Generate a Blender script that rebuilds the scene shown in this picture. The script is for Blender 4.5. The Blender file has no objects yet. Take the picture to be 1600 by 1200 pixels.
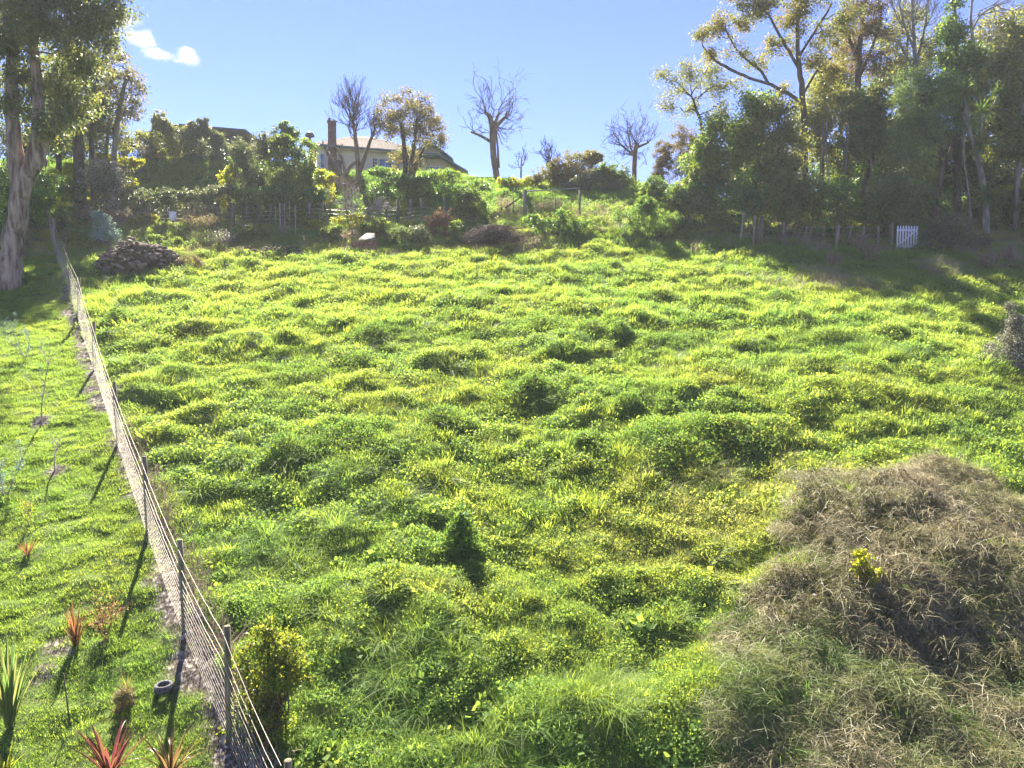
import bpy, math, random
import numpy as np

# ------------------------------------------------------------------ camera, sky, sun, exposure
scene = bpy.context.scene
COL = scene.collection
ZC = 10.0                      # camera height above the datum
F = 1066.7                     # focal length in photo pixels (24 mm lens)
PITCH = math.radians(4.0)
cam_data = bpy.data.cameras.new('camera')
cam_data.lens = 24.0
cam_data.sensor_width = 36.0
cam_data.clip_start = 0.1
cam_data.clip_end = 3000.0
cam = bpy.data.objects.new('camera', cam_data)
cam.location = (0.0, 0.0, ZC)
cam.rotation_euler = (math.radians(90.0) - PITCH, 0.0, 0.0)
COL.objects.link(cam)
scene.camera = cam

SUN_EL = math.radians(43.0)
SUN_AZ = math.radians(-19.0)   # left of the view direction, ahead of the camera
world = bpy.data.worlds.new('World')
scene.world = world
world.use_nodes = True
wn, wl = world.node_tree.nodes, world.node_tree.links
wn.clear()
w_out = wn.new('ShaderNodeOutputWorld')
sky = wn.new('ShaderNodeTexSky')
sky.sky_type = 'NISHITA'
sky.sun_disc = False
sky.sun_elevation = SUN_EL
sky.sun_rotation = SUN_AZ
sky.altitude = 0.0
sky.air_density = 1.0
sky.dust_density = 0.0
sky.ozone_density = 3.5
bg = wn.new('ShaderNodeBackground')
bg.inputs['Strength'].default_value = 0.056
wtint = wn.new('ShaderNodeMix'); wtint.data_type = 'RGBA'; wtint.blend_type = 'MULTIPLY'; wtint.inputs[0].default_value = 1.0
wl.new(sky.outputs['Color'], wtint.inputs[6]); wtint.inputs[7].default_value = (0.48, 0.46, 0.735, 1)
wl.new(wtint.outputs[2], bg.inputs['Color'])

def wmath(op, a, b=None, c=None):
    n = wn.new('ShaderNodeMath'); n.operation = op
    for i, v in enumerate((a, b, c)):
        if v is None: continue
        if isinstance(v, (int, float)): n.inputs[i].default_value = v
        else: wl.new(v, n.inputs[i])
    return n.outputs[0]

# one small fair-weather cloud low on the left of the sky
def sky_dir(px, py):
    r = np.array([px - 800.0, F * math.cos(PITCH) + (600.0 - py) * math.sin(PITCH),
                  -F * math.sin(PITCH) + (600.0 - py) * math.cos(PITCH)])
    return r / np.linalg.norm(r)
tc = wn.new('ShaderNodeTexCoord')
def wdot(vec):
    n = wn.new('ShaderNodeVectorMath'); n.operation = 'DOT_PRODUCT'
    wl.new(tc.outputs['Generated'], n.inputs[0]); n.inputs[1].default_value = tuple(vec)
    return n.outputs['Value']
cc = sky_dir(235, 68)
cr = np.cross(cc, (0, 0, 1.0)); cr /= np.linalg.norm(cr)
cu = np.cross(cr, cc)
den = wmath('MAXIMUM', wdot(cc), 0.05)
cx = wmath('DIVIDE', wdot(cr), den)
cy = wmath('DIVIDE', wdot(cu), den)
nz = wn.new('ShaderNodeTexNoise'); nz.inputs['Scale'].default_value = 38.0
nz.inputs['Detail'].default_value = 7.0; nz.inputs['Roughness'].default_value = 0.62
wl.new(tc.outputs['Generated'], nz.inputs['Vector'])
lob = None
for (bx, by, sx, sy, am) in ((-36, 20, 26, 13, 1.15), (-12, 4, 24, 11, 1.15), (10, -10, 20, 8, 1.1), (42, -8, 13, 12, 1.15), (-60, 24, 30, 13, 0.9), (30, -15, 10, 4, 0.7)):
    ax = wmath('MULTIPLY', wmath('SUBTRACT', cx, bx / F), F / sx)
    ay = wmath('MULTIPLY', wmath('SUBTRACT', cy, by / F), F / sy)
    g = wmath('MULTIPLY', wmath('EXPONENT', wmath('MULTIPLY', wmath('ADD', wmath('MULTIPLY', ax, ax), wmath('MULTIPLY', ay, ay)), -0.9)), am)
    lob = g if lob is None else wmath('MAXIMUM', lob, g)
cl = wmath('ADD', lob, wmath('MULTIPLY', wmath('SUBTRACT', nz.outputs[0], 0.5), 2.3))
mr = wn.new('ShaderNodeMapRange'); mr.interpolation_type = 'SMOOTHSTEP'
mr.inputs['From Min'].default_value = 0.36; mr.inputs['From Max'].default_value = 1.2
wl.new(cl, mr.inputs['Value'])
gate = wmath('GREATER_THAN', lob, 0.03)
fac = wmath('MULTIPLY', wmath('MULTIPLY', mr.outputs[0], gate), 0.92)
cbg = wn.new('ShaderNodeBackground')
cbg.inputs['Color'].default_value = (1.0, 1.0, 1.0, 1); cbg.inputs['Strength'].default_value = 0.23
wmix = wn.new('ShaderNodeMixShader')
wl.new(fac, wmix.inputs[0]); wl.new(bg.outputs[0], wmix.inputs[1]); wl.new(cbg.outputs[0], wmix.inputs[2])
wl.new(wmix.outputs[0], w_out.inputs['Surface'])

sd = bpy.data.lights.new('sun', 'SUN')
sd.energy = 5.0
sd.angle = math.radians(0.53)
sd.color = (1.0, 0.92, 0.76)
sun = bpy.data.objects.new('sun', sd)
sdir = np.array([math.sin(SUN_AZ) * math.cos(SUN_EL), math.cos(SUN_AZ) * math.cos(SUN_EL), math.sin(SUN_EL)])
from mathutils import Vector, Matrix
sun.rotation_euler = Vector(sdir).to_track_quat('Z', 'Y').to_euler()
sun.location = (-30, 80, 60)
COL.objects.link(sun)

scene.view_settings.view_transform = 'Standard'
scene.view_settings.look = 'None'
scene.view_settings.exposure = 2.55
scene.view_settings.gamma = 1.0
scene.view_settings.use_curve_mapping = False
scene.render.engine = 'CYCLES'
scene.cycles.max_bounces = 8
scene.cycles.diffuse_bounces = 5
scene.cycles.glossy_bounces = 2
scene.cycles.transmission_bounces = 5
scene.cycles.transparent_max_bounces = 4
scene.cycles.caustics_reflective = False
scene.cycles.caustics_refractive = False
scene.cycles.use_denoising = True
scene.cycles.sample_clamp_indirect = 4.0

rng = np.random.default_rng(7)
R = random.Random(11)

# ------------------------------------------------------------------ helpers
def P(px, py, D):
    """world point seen at photo pixel (px, py) at forward distance D"""
    ry = F * math.cos(PITCH) + (600.0 - py) * math.sin(PITCH)
    rz = -F * math.sin(PITCH) + (600.0 - py) * math.cos(PITCH)
    k = D / ry
    return np.array([(px - 800.0) * k, D, ZC + rz * k])

_LAT = rng.random((256, 256))
def vnoise(x, y, seed=0):
    x = np.asarray(x, float) + seed * 17.31; y = np.asarray(y, float) + seed * 9.77
    xi = np.floor(x).astype(int); yi = np.floor(y).astype(int)
    fx = x - xi; fy = y - yi
    fx = fx * fx * (3 - 2 * fx); fy = fy * fy * (3 - 2 * fy)
    g = lambda i, j: _LAT[(xi + i) & 255, (yi + j) & 255]
    return (g(0, 0) * (1 - fx) + g(1, 0) * fx) * (1 - fy) + (g(0, 1) * (1 - fx) + g(1, 1) * fx) * fy
def fbm(x, y, seed=0, oct=4):
    s, a, t = 0.0, 0.5, 0.0
    for k in range(oct):
        s = s + a * vnoise(np.asarray(x) * 2 ** k, np.asarray(y) * 2 ** k, seed + k); t += a; a *= 0.5
    return s / t
def sstep(a, b, x):
    t = np.clip((np.asarray(x, float) - a) / (b - a), 0, 1); return t * t * (3 - 2 * t)

# ------------------------------------------------------------------ the lie of the land (heights relative to the camera)
PL = ([-400, -30, 0, 9.9, 42, 45.5, 48.5, 57.0, 62, 90, 140, 400], [-30, -16.5, -9.92, -6.34, 5.3, 7.15, 8.1, 13.4, 13.9, 14.5, 12, 0])
PC = ([-400, -30, 0, 9.9, 42, 47, 52, 58, 66, 90, 140, 400], [-30, -16.5, -9.92, -6.34, 5.3, 8.3, 10.8, 13.0, 13.6, 13.8, 10, -5])
PR = ([-400, -30, 0, 9.9, 38, 42, 48, 58, 70, 100, 140, 400], [-30, -16.5, -9.92, -6.34, 3.85, 5.6, 8.2, 11.4, 13.5, 14, 10, -5])
def base_h(X, Y):
    o = 0.0
    for dy in (-0.8, 0.0, 0.8):
        l, c, r = (np.interp(Y + dy, *p) for p in (PL, PC, PR))
        a = sstep(-5.5, -0.5, X); b = sstep(9, 15, X)
        o = o + (l * (1 - a) + c * a) * (1 - b) + r * b
    o = o / 3 - 0.14 + 1.1 * sstep(-17, -22, X) * sstep(50, 56, Y) * sstep(100, 70, Y)
    X = np.asarray(X, float); Y = np.asarray(Y, float)
    G = lambda cx, cy, sx, sy, h, rot=0.0: h * np.exp(-((((X - cx) * math.cos(rot) + (Y - cy) * math.sin(rot)) / sx) ** 2 + ((-(X - cx) * math.sin(rot) + (Y - cy) * math.cos(rot)) / sy) ** 2))
    o = o + G(8.8, 14.8, 2.9, 2.4, 0.85) + G(9.5, 11.8, 4.5, 2.2, 0.1)
    o = o + G(3.0, 10.9, 2.2, 1.0, 0.3, 0.35) - G(1.6, 11.9, 1.8, 0.8, 0.15, 0.3)
    o = o + G(-2.4, 12.4, 3.0, 1.6, 0.3)
    o = o + G(3.6, 34.0, 4.0, 1.5, -0.2) + G(5.0, 19.2, 2.6, 0.8, 0.35)
    o = o + 0.5 * G(14.0, 24.0, 5.0, 5.0, 1.0)
    return o
FA = np.array([-4.7, 10.9]); FD = np.array([-0.75, 1.0])       # line of the left fence
def fence_x(Y): return FA[0] + FD[0] * (np.asarray(Y, float) - FA[1])
def lawn_mask(X, Y): return sstep(0.1, -0.5, X - fence_x(Y)) * sstep(44, 40, Y)

NX, NY = 560, 560
xs = np.concatenate([-44 - np.geomspace(116, 1, 26), np.linspace(-44, -16, 120), np.linspace(-16, 16, 270)[1:-1], np.linspace(16, 44, 110), 44 + np.geomspace(1, 116, 26)])
ys = np.concatenate([-np.geomspace(55, 2, 14), np.linspace(0, 8.5, 16), np.linspace(8.6, 22, 140), np.linspace(22.15, 48, 150), np.linspace(48.4, 68, 45), 68 + np.geomspace(1, 122, 24)])
GX, GY = np.meshgrid(xs, ys)
GZ = base_h(GX, GY)
field_w = (1 - lawn_mask(GX, GY)) * sstep(50, 46, GY) * sstep(5, 8, GY) * sstep(48, 42, np.abs(GX))
GZ += field_w * ((fbm(GX * 0.45, GY * 0.75, 3, 3) - 0.5) * 0.55)
lw = lawn_mask(GX, GY)
GZ += lw * ((fbm(GX * 0.5, GY * 0.5, 5, 3) - 0.5) * 0.25 + (fbm(GX * 2.6, GY * 3.4, 6, 2) - 0.5) * 0.13)
bank = sstep(46, 50, GY) * sstep(75, 62, GY)
GZ += bank * (fbm(GX * 0.5, GY * 0.5, 8, 3) - 0.5) * 0.5
# hummocks of matted grass
HUM = np.zeros_like(GZ)
def hummock(cx, cy, rx, ry, h):
    i0, i1 = np.searchsorted(ys, [cy - ry, cy + ry]); j0, j1 = np.searchsorted(xs, [cx - rx, cx + rx])
    if i1 <= i0 or j1 <= j0: return
    q = 1 - ((GX[i0:i1, j0:j1] - cx) / rx) ** 2 - ((GY[i0:i1, j0:j1] - cy) / ry) ** 2
    q = np.where(q > 0, h * np.clip(q, 0, 1) ** 0.8, 0)
    HUM[i0:i1, j0:j1] = np.maximum(HUM[i0:i1, j0:j1], q)
for k in range(3000):
    Y = 8.5 + 37.5 * rng.random() ** 0.75; X = (rng.random() * 2 - 1) * (0.85 * Y + 2)
    if X < fence_x(Y) + 0.3: continue
    big = rng.random() ** 3.0
    s = 0.24 + 0.55 * big + 0.08 * rng.random()
    if Y > 26: s *= 1.2
    hummock(X, Y, s * (1.0 + 0.6 * rng.random()), s * (0.8 + 0.3 * rng.random()), s * (0.22 + 0.26 * rng.random()))
for k in range(700):
    Y = 8.5 + 33 * rng.random(); X = fence_x(Y) - 0.4 - 14 * rng.random()
    s = 0.16 + 0.22 * rng.random(); hummock(X, Y, s * 1.4, s, s * 0.24)
GZ += HUM * (0.35 + 1.0 * fbm(GX * 1.1, GY * 1.3, 91, 3)) + field_w * (fbm(GX * 2.2, GY * 2.6, 93, 2) - 0.5) * 0.16
def ground_z(X, Y):
    X = np.asarray(X, float); Y = np.asarray(Y, float)
    j = np.clip(np.searchsorted(xs, X) - 1, 0, len(xs) - 2); i = np.clip(np.searchsorted(ys, Y) - 1, 0, len(ys) - 2)
    u = np.clip((X - xs[j]) / (xs[j + 1] - xs[j]), 0, 1); v = np.clip((Y - ys[i]) / (ys[i + 1] - ys[i]), 0, 1)
    return ZC + (GZ[i, j] * (1 - u) + GZ[i, j + 1] * u) * (1 - v) + (GZ[i + 1, j] * (1 - u) + GZ[i + 1, j + 1] * u) * v
def ground_n(X, Y, e=0.12):
    dx = (ground_z(X + e, Y) - ground_z(X - e, Y)) / (2 * e); dy = (ground_z(X, Y + e) - ground_z(X, Y - e)) / (2 * e)
    n = np.stack([-dx, -dy, np.ones_like(dx)], -1); return n / np.linalg.norm(n, axis=-1, keepdims=True)
def on_ground(px, py):
    """where the line of sight through a photo pixel first meets the ground"""
    Ds = np.concatenate([np.arange(7, 30, 0.05), np.arange(30, 90, 0.1)])
    pts = np.array([P(px, py, d) for d in Ds])
    below = pts[:, 2] <= ground_z(pts[:, 0], pts[:, 1])
    if not below.any(): return pts[-1]
    p = pts[np.argmax(below)]; return np.array([p[0], p[1], float(ground_z(p[0], p[1]))])
def gp(X, Y): return np.array([X, Y, float(ground_z(X, Y))])

# ------------------------------------------------------------------ mesh building
class MB:
    def __init__(s): s.V, s.Q, s.T, s.n = [], [], [], 0
    def add(s, V, Q=None, T=None):
        V = np.asarray(V, float).reshape(-1, 3)
        if Q is not None and len(Q): s.Q.append(np.asarray(Q, int).reshape(-1, 4) + s.n)
        if T is not None and len(T): s.T.append(np.asarray(T, int).reshape(-1, 3) + s.n)
        s.V.append(V); s.n += len(V)
    def tube(s, pts, rad, sides=6, cap=True, wob=0.0):
        pts = np.asarray(pts, float); n = len(pts); rad = np.broadcast_to(np.asarray(rad, float), (n,))
        tan = np.gradient(pts, axis=0); tan /= np.maximum(np.linalg.norm(tan, axis=1, keepdims=True), 1e-9)
        ref = np.array([0.0, 0.0, 1.0]) if abs(tan[:, 2].mean()) < 0.8 else np.array([0.0, 1.0, 0.0])
        a = np.cross(tan, ref); a /= np.maximum(np.linalg.norm(a, axis=1, keepdims=True), 1e-9); b = np.cross(tan, a)
        th = np.linspace(0, 2 * np.pi, sides, endpoint=False)
        rr = rad[:, None] * (1 + (wob * (rng.random((n, sides)) - 0.5) if wob else 0))
        V = pts[:, None] + rr[..., None] * (np.cos(th)[None, :, None] * a[:, None] + np.sin(th)[None, :, None] * b[:, None])
        i = np.arange(n - 1)[:, None] * sides; j = np.arange(sides)[None]; k = (j + 1) % sides
        Q = np.stack([i + j, i + k, i + sides + k, i + sides + j], -1).reshape(-1, 4)
        T = []
        V = V.reshape(-1, 3)
        if cap:
            V = np.vstack([V, pts[0], pts[-1]]); m = n * sides
            T = [(m, (q + 1) % sides, q) for q in range(sides)] + [(m + 1, (n - 1) * sides + q, (n - 1) * sides + (q + 1) % sides) for q in range(sides)]
        s.add(V, Q, T)
    def box(s, c, size, rz=0.0, M=None):
        h = np.asarray(size, float) / 2
        V = np.array([(x, y, z) for z in (-1, 1) for y in (-1, 1) for x in (-1, 1)], float) * h
        if M is not None: V = V @ np.asarray(M).T
        elif rz: V = V @ np.array([[math.cos(rz), math.sin(rz), 0], [-math.sin(rz), math.cos(rz), 0], [0, 0, 1]])
        s.add(V + np.asarray(c, float), [(0, 2, 3, 1), (4, 5, 7, 6), (0, 1, 5, 4), (2, 6, 7, 3), (0, 4, 6, 2), (1, 3, 7, 5)])
    def beam(s, a, b, w, t, up=(0, 0, 1)):
        a = np.asarray(a, float); b = np.asarray(b, float); d = b - a; L = np.linalg.norm(d); d = d / L
        x = np.cross(d, up); x /= np.linalg.norm(x); y = np.cross(x, d)
        s.box((a + b) / 2, (w, L, t), M=np.stack([x, d, y], 1))
    def leaves(s, c, ax, sd, L, W):
        """rhombic leaves: c base points, ax unit axis, sd unit side, L length, W width"""
        c = np.asarray(c); L = np.asarray(L)[:, None]; W = np.asarray(W)[:, None]
        nrm = np.cross(ax, sd)
        m = c + ax * L * 0.45
        V = np.stack([c, m + sd * W * 0.5 + nrm * W * 0.12, c + ax * L, m - sd * W * 0.5 + nrm * W * 0.12], 1).reshape(-1, 3)
        s.add(V, np.arange(len(c) * 4).reshape(-1, 4))
    def mesh(s, name, smooth=False):
        me = bpy.data.meshes.new(name)
        V = np.concatenate(s.V) if s.V else np.zeros((0, 3))
        Q = np.concatenate(s.Q) if s.Q else np.zeros((0, 4), int); T = np.concatenate(s.T) if s.T else np.zeros((0, 3), int)
        me.vertices.add(len(V)); me.vertices.foreach_set('co', V.astype(np.float32).ravel())
        me.loops.add(Q.size + T.size); me.loops.foreach_set('vertex_index', np.concatenate([Q.ravel(), T.ravel()]).astype(np.int32))
        me.polygons.add(len(Q) + len(T))
        st = np.concatenate([np.arange(len(Q)) * 4, Q.size + np.arange(len(T)) * 3]).astype(np.int32)
        me.polygons.foreach_set('loop_start', st)
        if smooth: me.polygons.foreach_set('use_smooth', np.ones(len(Q) + len(T), bool))
        me.update(calc_edges=True); me.validate()
        return me
    def build(s, name, mat, parent=None, kind=None, smooth=False, origin=None):
        o = np.asarray(parent.location) if parent is not None and parent.parent is None else (np.zeros(3) if origin is None else np.asarray(origin, float))
        if parent is not None and parent.parent is not None: o = np.asarray(parent.parent.location)
        s.V = [v - o for v in s.V]
        ob = bpy.data.objects.new(name, s.mesh(name, smooth)); COL.objects.link(ob)
        if mat is not None: ob.data.materials.append(mat)
        if parent is not None: ob.parent = parent
        elif origin is not None: ob.location = origin
        if kind: ob['kind'] = kind
        return ob

def thing(name, label, cat, loc, group=None):
    o = bpy.data.objects.new(name, None); o.location = tuple(loc); o.empty_display_size = 0.2
    COL.objects.link(o); o['label'] = label; o['category'] = cat; o['kind'] = 'thing'
    if group: o['group'] = group
    return o
def tag(o, label=None, cat=None, group=None, kind=None):
    for k, v in (('label', label), ('category', cat), ('group', group), ('kind', kind)):
        if v: o[k] = v
    return o

# ------------------------------------------------------------------ materials
def nodemat(name):
    m = bpy.data.materials.new(name); m.use_nodes = True; n, l = m.node_tree.nodes, m.node_tree.links
    n.clear(); out = n.new('ShaderNodeOutputMaterial'); return m, n, l, out
def ramp(n, stops):
    r = n.new('ShaderNodeValToRGB'); e = r.color_ramp.elements
    while len(e) < len(stops): e.new(0.5)
    for k, (p, c) in enumerate(stops): e[k].position = p; e[k].color = (*c, 1)
    return r
def leafmat(name, cols, trans, tfac=0.5, rough=0.45, spec=0.4, inst=False, var=0.24):
    """cols / trans: lists of colours, from fresh to dry; each leaf picks its own place along them"""
    m, n, l, out = nodemat(name)
    g = n.new('ShaderNodeNewGeometry')
    v = g.outputs['Random Per Island']
    if inst:
        at = n.new('ShaderNodeAttribute'); at.attribute_type = 'INSTANCER'; at.attribute_name = 'tint'
        a = n.new('ShaderNodeMath'); a.operation = 'MULTIPLY_ADD'; l.new(v, a.inputs[0]); a.inputs[1].default_value = var; l.new(at.outputs['Fac'], a.inputs[2])
        b = n.new('ShaderNodeMath'); b.operation = 'SUBTRACT'; l.new(a.outputs[0], b.inputs[0]); b.inputs[1].default_value = var / 2; b.use_clamp = True
        v = b.outputs[0]
    else:
        oi = n.new('ShaderNodeTexNoise'); oi.inputs['Scale'].default_value = 0.55; oi.inputs['Detail'].default_value = 2
        tcx = n.new('ShaderNodeTexCoord'); l.new(tcx.outputs['Object'], oi.inputs['Vector'])
        a = n.new('ShaderNodeMath'); a.operation = 'MULTIPLY_ADD'; l.new(oi.outputs[0], a.inputs[0]); a.inputs[1].default_value = 1.3; a.inputs[2].default_value = -0.65
        b = n.new('ShaderNodeMath'); b.operation = 'ADD'; b.use_clamp = True; l.new(a.outputs[0], b.inputs[0]); l.new(v, b.inputs[1])
        v = b.outputs[0]
    st = lambda cs: [(i / max(1, len(cs) - 1), c) for i, c in enumerate(cs)]
    r1 = ramp(n, st(cols if len(cols) > 1 else cols * 2)); r2 = ramp(n, st(trans if len(trans) > 1 else trans * 2))
    l.new(v, r1.inputs[0]); l.new(v, r2.inputs[0])
    p = n.new('ShaderNodeBsdfPrincipled'); p.inputs['Roughness'].default_value = rough; p.inputs['Specular IOR Level'].default_value = spec
    l.new(r1.outputs[0], p.inputs['Base Color'])
    t = n.new('ShaderNodeBsdfTranslucent'); l.new(r2.outputs[0], t.inputs['Color'])
    mx = n.new('ShaderNodeMixShader'); mx.inputs[0].default_value = tfac
    l.new(p.outputs[0], mx.inputs[1]); l.new(t.outputs[0], mx.inputs[2]); l.new(mx.outputs[0], out.inputs['Surface'])
    return m
def solidmat(name, c1, c2=None, scale=6.0, rough=0.8, spec=0.3, bump=0.0, metal=0.0, stretch=(1, 1, 1), detail=5.0, lo=0.35, hi=0.65, island=0.0):
    m, n, l, out = nodemat(name)
    p = n.new('ShaderNodeBsdfPrincipled'); p.inputs['Roughness'].default_value = rough; p.inputs['Specular IOR Level'].default_value = spec; p.inputs['Metallic'].default_value = metal
    tcx = n.new('ShaderNodeTexCoord'); mp = n.new('ShaderNodeMapping'); mp.inputs['Scale'].default_value = stretch
    l.new(tcx.outputs['Object'], mp.inputs[0])
    nz = n.new('ShaderNodeTexNoise'); nz.inputs['Scale'].default_value = scale; nz.inputs['Detail'].default_value = detail; l.new(mp.outputs[0], nz.inputs['Vector'])
    r = ramp(n, [(lo, c1), (hi, c2 or c1)]); v = nz.outputs[0]
    if island:
        oi = n.new('ShaderNodeObjectInfo'); a = n.new('ShaderNodeMath'); a.operation = 'MULTIPLY_ADD'
        l.new(oi.outputs['Random'], a.inputs[0]); a.inputs[1].default_value = island; l.new(v, a.inputs[2])
        b = n.new('ShaderNodeMath'); b.operation = 'SUBTRACT'; l.new(a.outputs[0], b.inputs[0]); b.inputs[1].default_value = island / 2; v = b.outputs[0]
    l.new(v, r.inputs[0]); l.new(r.outputs[0], p.inputs['Base Color'])
    if bump:
        b = n.new('ShaderNodeBump'); b.inputs['Strength'].default_value = bump; b.inputs['Distance'].default_value = 0.05; l.new(nz.outputs[0], b.inputs['Height']); l.new(b.outputs[0], p.inputs['Normal'])
    l.new(p.outputs[0], out.inputs['Surface']); return m

M_grass = leafmat('grass_blades', [(0.085, 0.18, 0.05), (0.13, 0.24, 0.06), (0.20, 0.265, 0.06), (0.32, 0.28, 0.16)],
                  [(0.15, 0.33, 0.05), (0.34, 0.48, 0.06), (0.48, 0.54, 0.06), (0.50, 0.42, 0.20)], 0.55, 0.55, 0.22, inst=True)
M_herb = leafmat('herb_leaves', [(0.085, 0.18, 0.055), (0.13, 0.235, 0.065), (0.20, 0.265, 0.065), (0.29, 0.25, 0.14)],
                 [(0.14, 0.31, 0.05), (0.31, 0.46, 0.06), (0.46, 0.53, 0.06), (0.42, 0.35, 0.14)], 0.52, 0.65, 0.14, inst=True)
M_dry = leafmat('dry_grass', [(0.15, 0.20, 0.06), (0.25, 0.23, 0.13), (0.32, 0.28, 0.19), (0.40, 0.36, 0.28)],
                [(0.24, 0.32, 0.06), (0.32, 0.29, 0.12), (0.33, 0.27, 0.15), (0.34, 0.29, 0.19)], 0.42, 0.5, 0.4, inst=True)
M_bramble = leafmat('bramble_leaves', [(0.10, 0.14, 0.05), (0.22, 0.205, 0.105), (0.33, 0.29, 0.17), (0.30, 0.22, 0.12)],
                    [(0.24, 0.32, 0.06), (0.30, 0.26, 0.10), (0.32, 0.25, 0.13), (0.34, 0.18, 0.07)], 0.42, 0.45, 0.35, inst=True)

# ------------------------------------------------------------------ ground sheet
gm, n, l, out = nodemat('ground_soil')
pz = n.new('ShaderNodeBsdfPrincipled'); pz.inputs['Roughness'].default_value = 0.95; pz.inputs['Specular IOR Level'].default_value = 0.1
tcx = n.new('ShaderNodeTexCoord'); nz1 = n.new('ShaderNodeTexNoise'); nz1.inputs['Scale'].default_value = 3.0; nz1.inputs['Detail'].default_value = 8
l.new(tcx.outputs['Object'], nz1.inputs['Vector'])
ra = ramp(n, [(0.3, (0.05, 0.08, 0.02)), (0.5, (0.085, 0.125, 0.03)), (0.75, (0.13, 0.14, 0.05))]); l.new(nz1.outputs[0], ra.inputs[0])
rb = ramp(n, [(0.35, (0.05, 0.042, 0.033)), (0.52, (0.11, 0.09, 0.075)), (0.64, (0.34, 0.30, 0.27))]); 
nz2 = n.new('ShaderNodeTexNoise'); nz2.inputs['Scale'].default_value = 9.0; nz2.inputs['Detail'].default_value = 8; l.new(tcx.outputs['Object'], nz2.inputs['Vector']); l.new(nz2.outputs[0], rb.inputs[0])
at = n.new('ShaderNodeAttribute'); at.attribute_name = 'mud'
mx = n.new('ShaderNodeMix'); mx.data_type = 'RGBA'; l.new(at.outputs['Fac'], mx.inputs[0]); l.new(ra.outputs[0], mx.inputs[6]); l.new(rb.outputs[0], mx.inputs[7])
l.new(mx.outputs[2], pz.inputs['Base Color'])
bp = n.new('ShaderNodeBump'); bp.inputs['Strength'].default_value = 0.6; bp.inputs['Distance'].default_value = 0.06; l.new(nz2.outputs[0], bp.inputs['Height']); l.new(bp.outputs[0], pz.inputs['Normal'])
l.new(pz.outputs[0], out.inputs['Surface'])
mud_pts = [(on_ground(x, y), r) for x, y, r in ((300, 1035, 0.45), (95, 1010, 0.28), (70, 1055, 0.22), (310, 1060, 0.35), (245, 900, 0.3), (90, 735, 0.3), (65, 660, 0.3))]
def mud_amount(X, Y):
    d = fence_x(Y) - X
    w = 0.42 + 0.5 * (fbm(np.asarray(Y) * 0.9, np.asarray(X) * 0.9, 21, 3) - 0.5) * 2
    m = sstep(-0.35, 0.0, d) * sstep(w + 0.25, w - 0.1, d) * sstep(40, 34, Y)
    for p, r in mud_pts: m = np.maximum(m, sstep(r * 1.3, r * 0.6, np.hypot(X - p[0], (Y - p[1]))))
    return m
mb = MB()
idx = np.arange(GX.size).reshape(GX.shape)
mb.add(np.stack([GX, GY, GZ + ZC], -1).reshape(-1, 3), np.stack([idx[:-1, :-1], idx[:-1, 1:], idx[1:, 1:], idx[1:, :-1]], -1).reshape(-1, 4))
ground = mb.build('ground', gm, kind='structure', smooth=True)
a = ground.data.attributes.new('mud', 'FLOAT', 'POINT'); a.data.foreach_set('value', mud_amount(GX, GY).astype(np.float32).ravel())

# ------------------------------------------------------------------ grass and herbs: small tufts spread over the ground as instances
def blades(nb, rad, L0, L1, w, lean=0.5, upright=0.0, two=True):
    """a tuft of bent, tapering blades round the origin"""
    m = MB(); r = rad * np.sqrt(rng.random(nb)); th = rng.random(nb) * 2 * np.pi
    b = np.stack([r * np.cos(th), r * np.sin(th), -0.03 * np.ones(nb)], 1)
    az = th * (1 - upright) + rng.normal(0, 1.3, nb); L = L0 + (L1 - L0) * rng.random(nb); ln = lean * (0.35 + 0.9 * rng.random(nb))
    d = np.stack([np.cos(az), np.sin(az)], 1); wv = w * (0.7 + 0.6 * rng.random(nb)); sd = np.stack([-np.sin(az + rng.normal(0, .7, nb)), np.cos(az), np.zeros(nb)], 1)
    def pt(t):
        out_ = L * ln * t ** 1.7; up_ = L * (t - 0.42 * ln * t * t)
        return b + np.stack([d[:, 0] * out_, d[:, 1] * out_, up_], 1)
    p0, p1, p2 = pt(0), pt(0.55), pt(1.0)
    V = np.stack([p0 - sd * wv[:, None] / 2, p0 + sd * wv[:, None] / 2, p1 - sd * wv[:, None] * 0.42, p1 + sd * wv[:, None] * 0.42, p2], 1).reshape(-1, 3)
    i = np.arange(nb)[:, None] * 5
    m.add(V, i + np.array([[0, 1, 3, 2]]), i + np.array([[2, 3, 4]])); return m
def unit(v): return v / np.maximum(np.linalg.norm(v, axis=-1, keepdims=True), 1e-9)
def herb(nl, rad, h, L, W, flat=0.6):
    m = MB(); r = rad * np.sqrt(rng.random(nl)); th = rng.random(nl) * 2 * np.pi
    z = h * (0.15 + 0.85 * rng.random(nl)) * (1 - (r / rad) ** 2 * 0.55)
    c = np.stack([r * np.cos(th), r * np.sin(th), z], 1)
    az = rng.random(nl) * 2 * np.pi; el = rng.normal(0.15, flat, nl)
    ax = np.stack([np.cos(az) * np.cos(el), np.sin(az) * np.cos(el), np.sin(el)], 1)
    sd = unit(np.cross(ax, np.array([0, 0, 1.0]) + rng.normal(0, 0.45, (nl, 3))))
    s = 0.7 + 0.6 * rng.random(nl); m.leaves(c, ax, sd, L * s, W * s); return m
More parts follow.
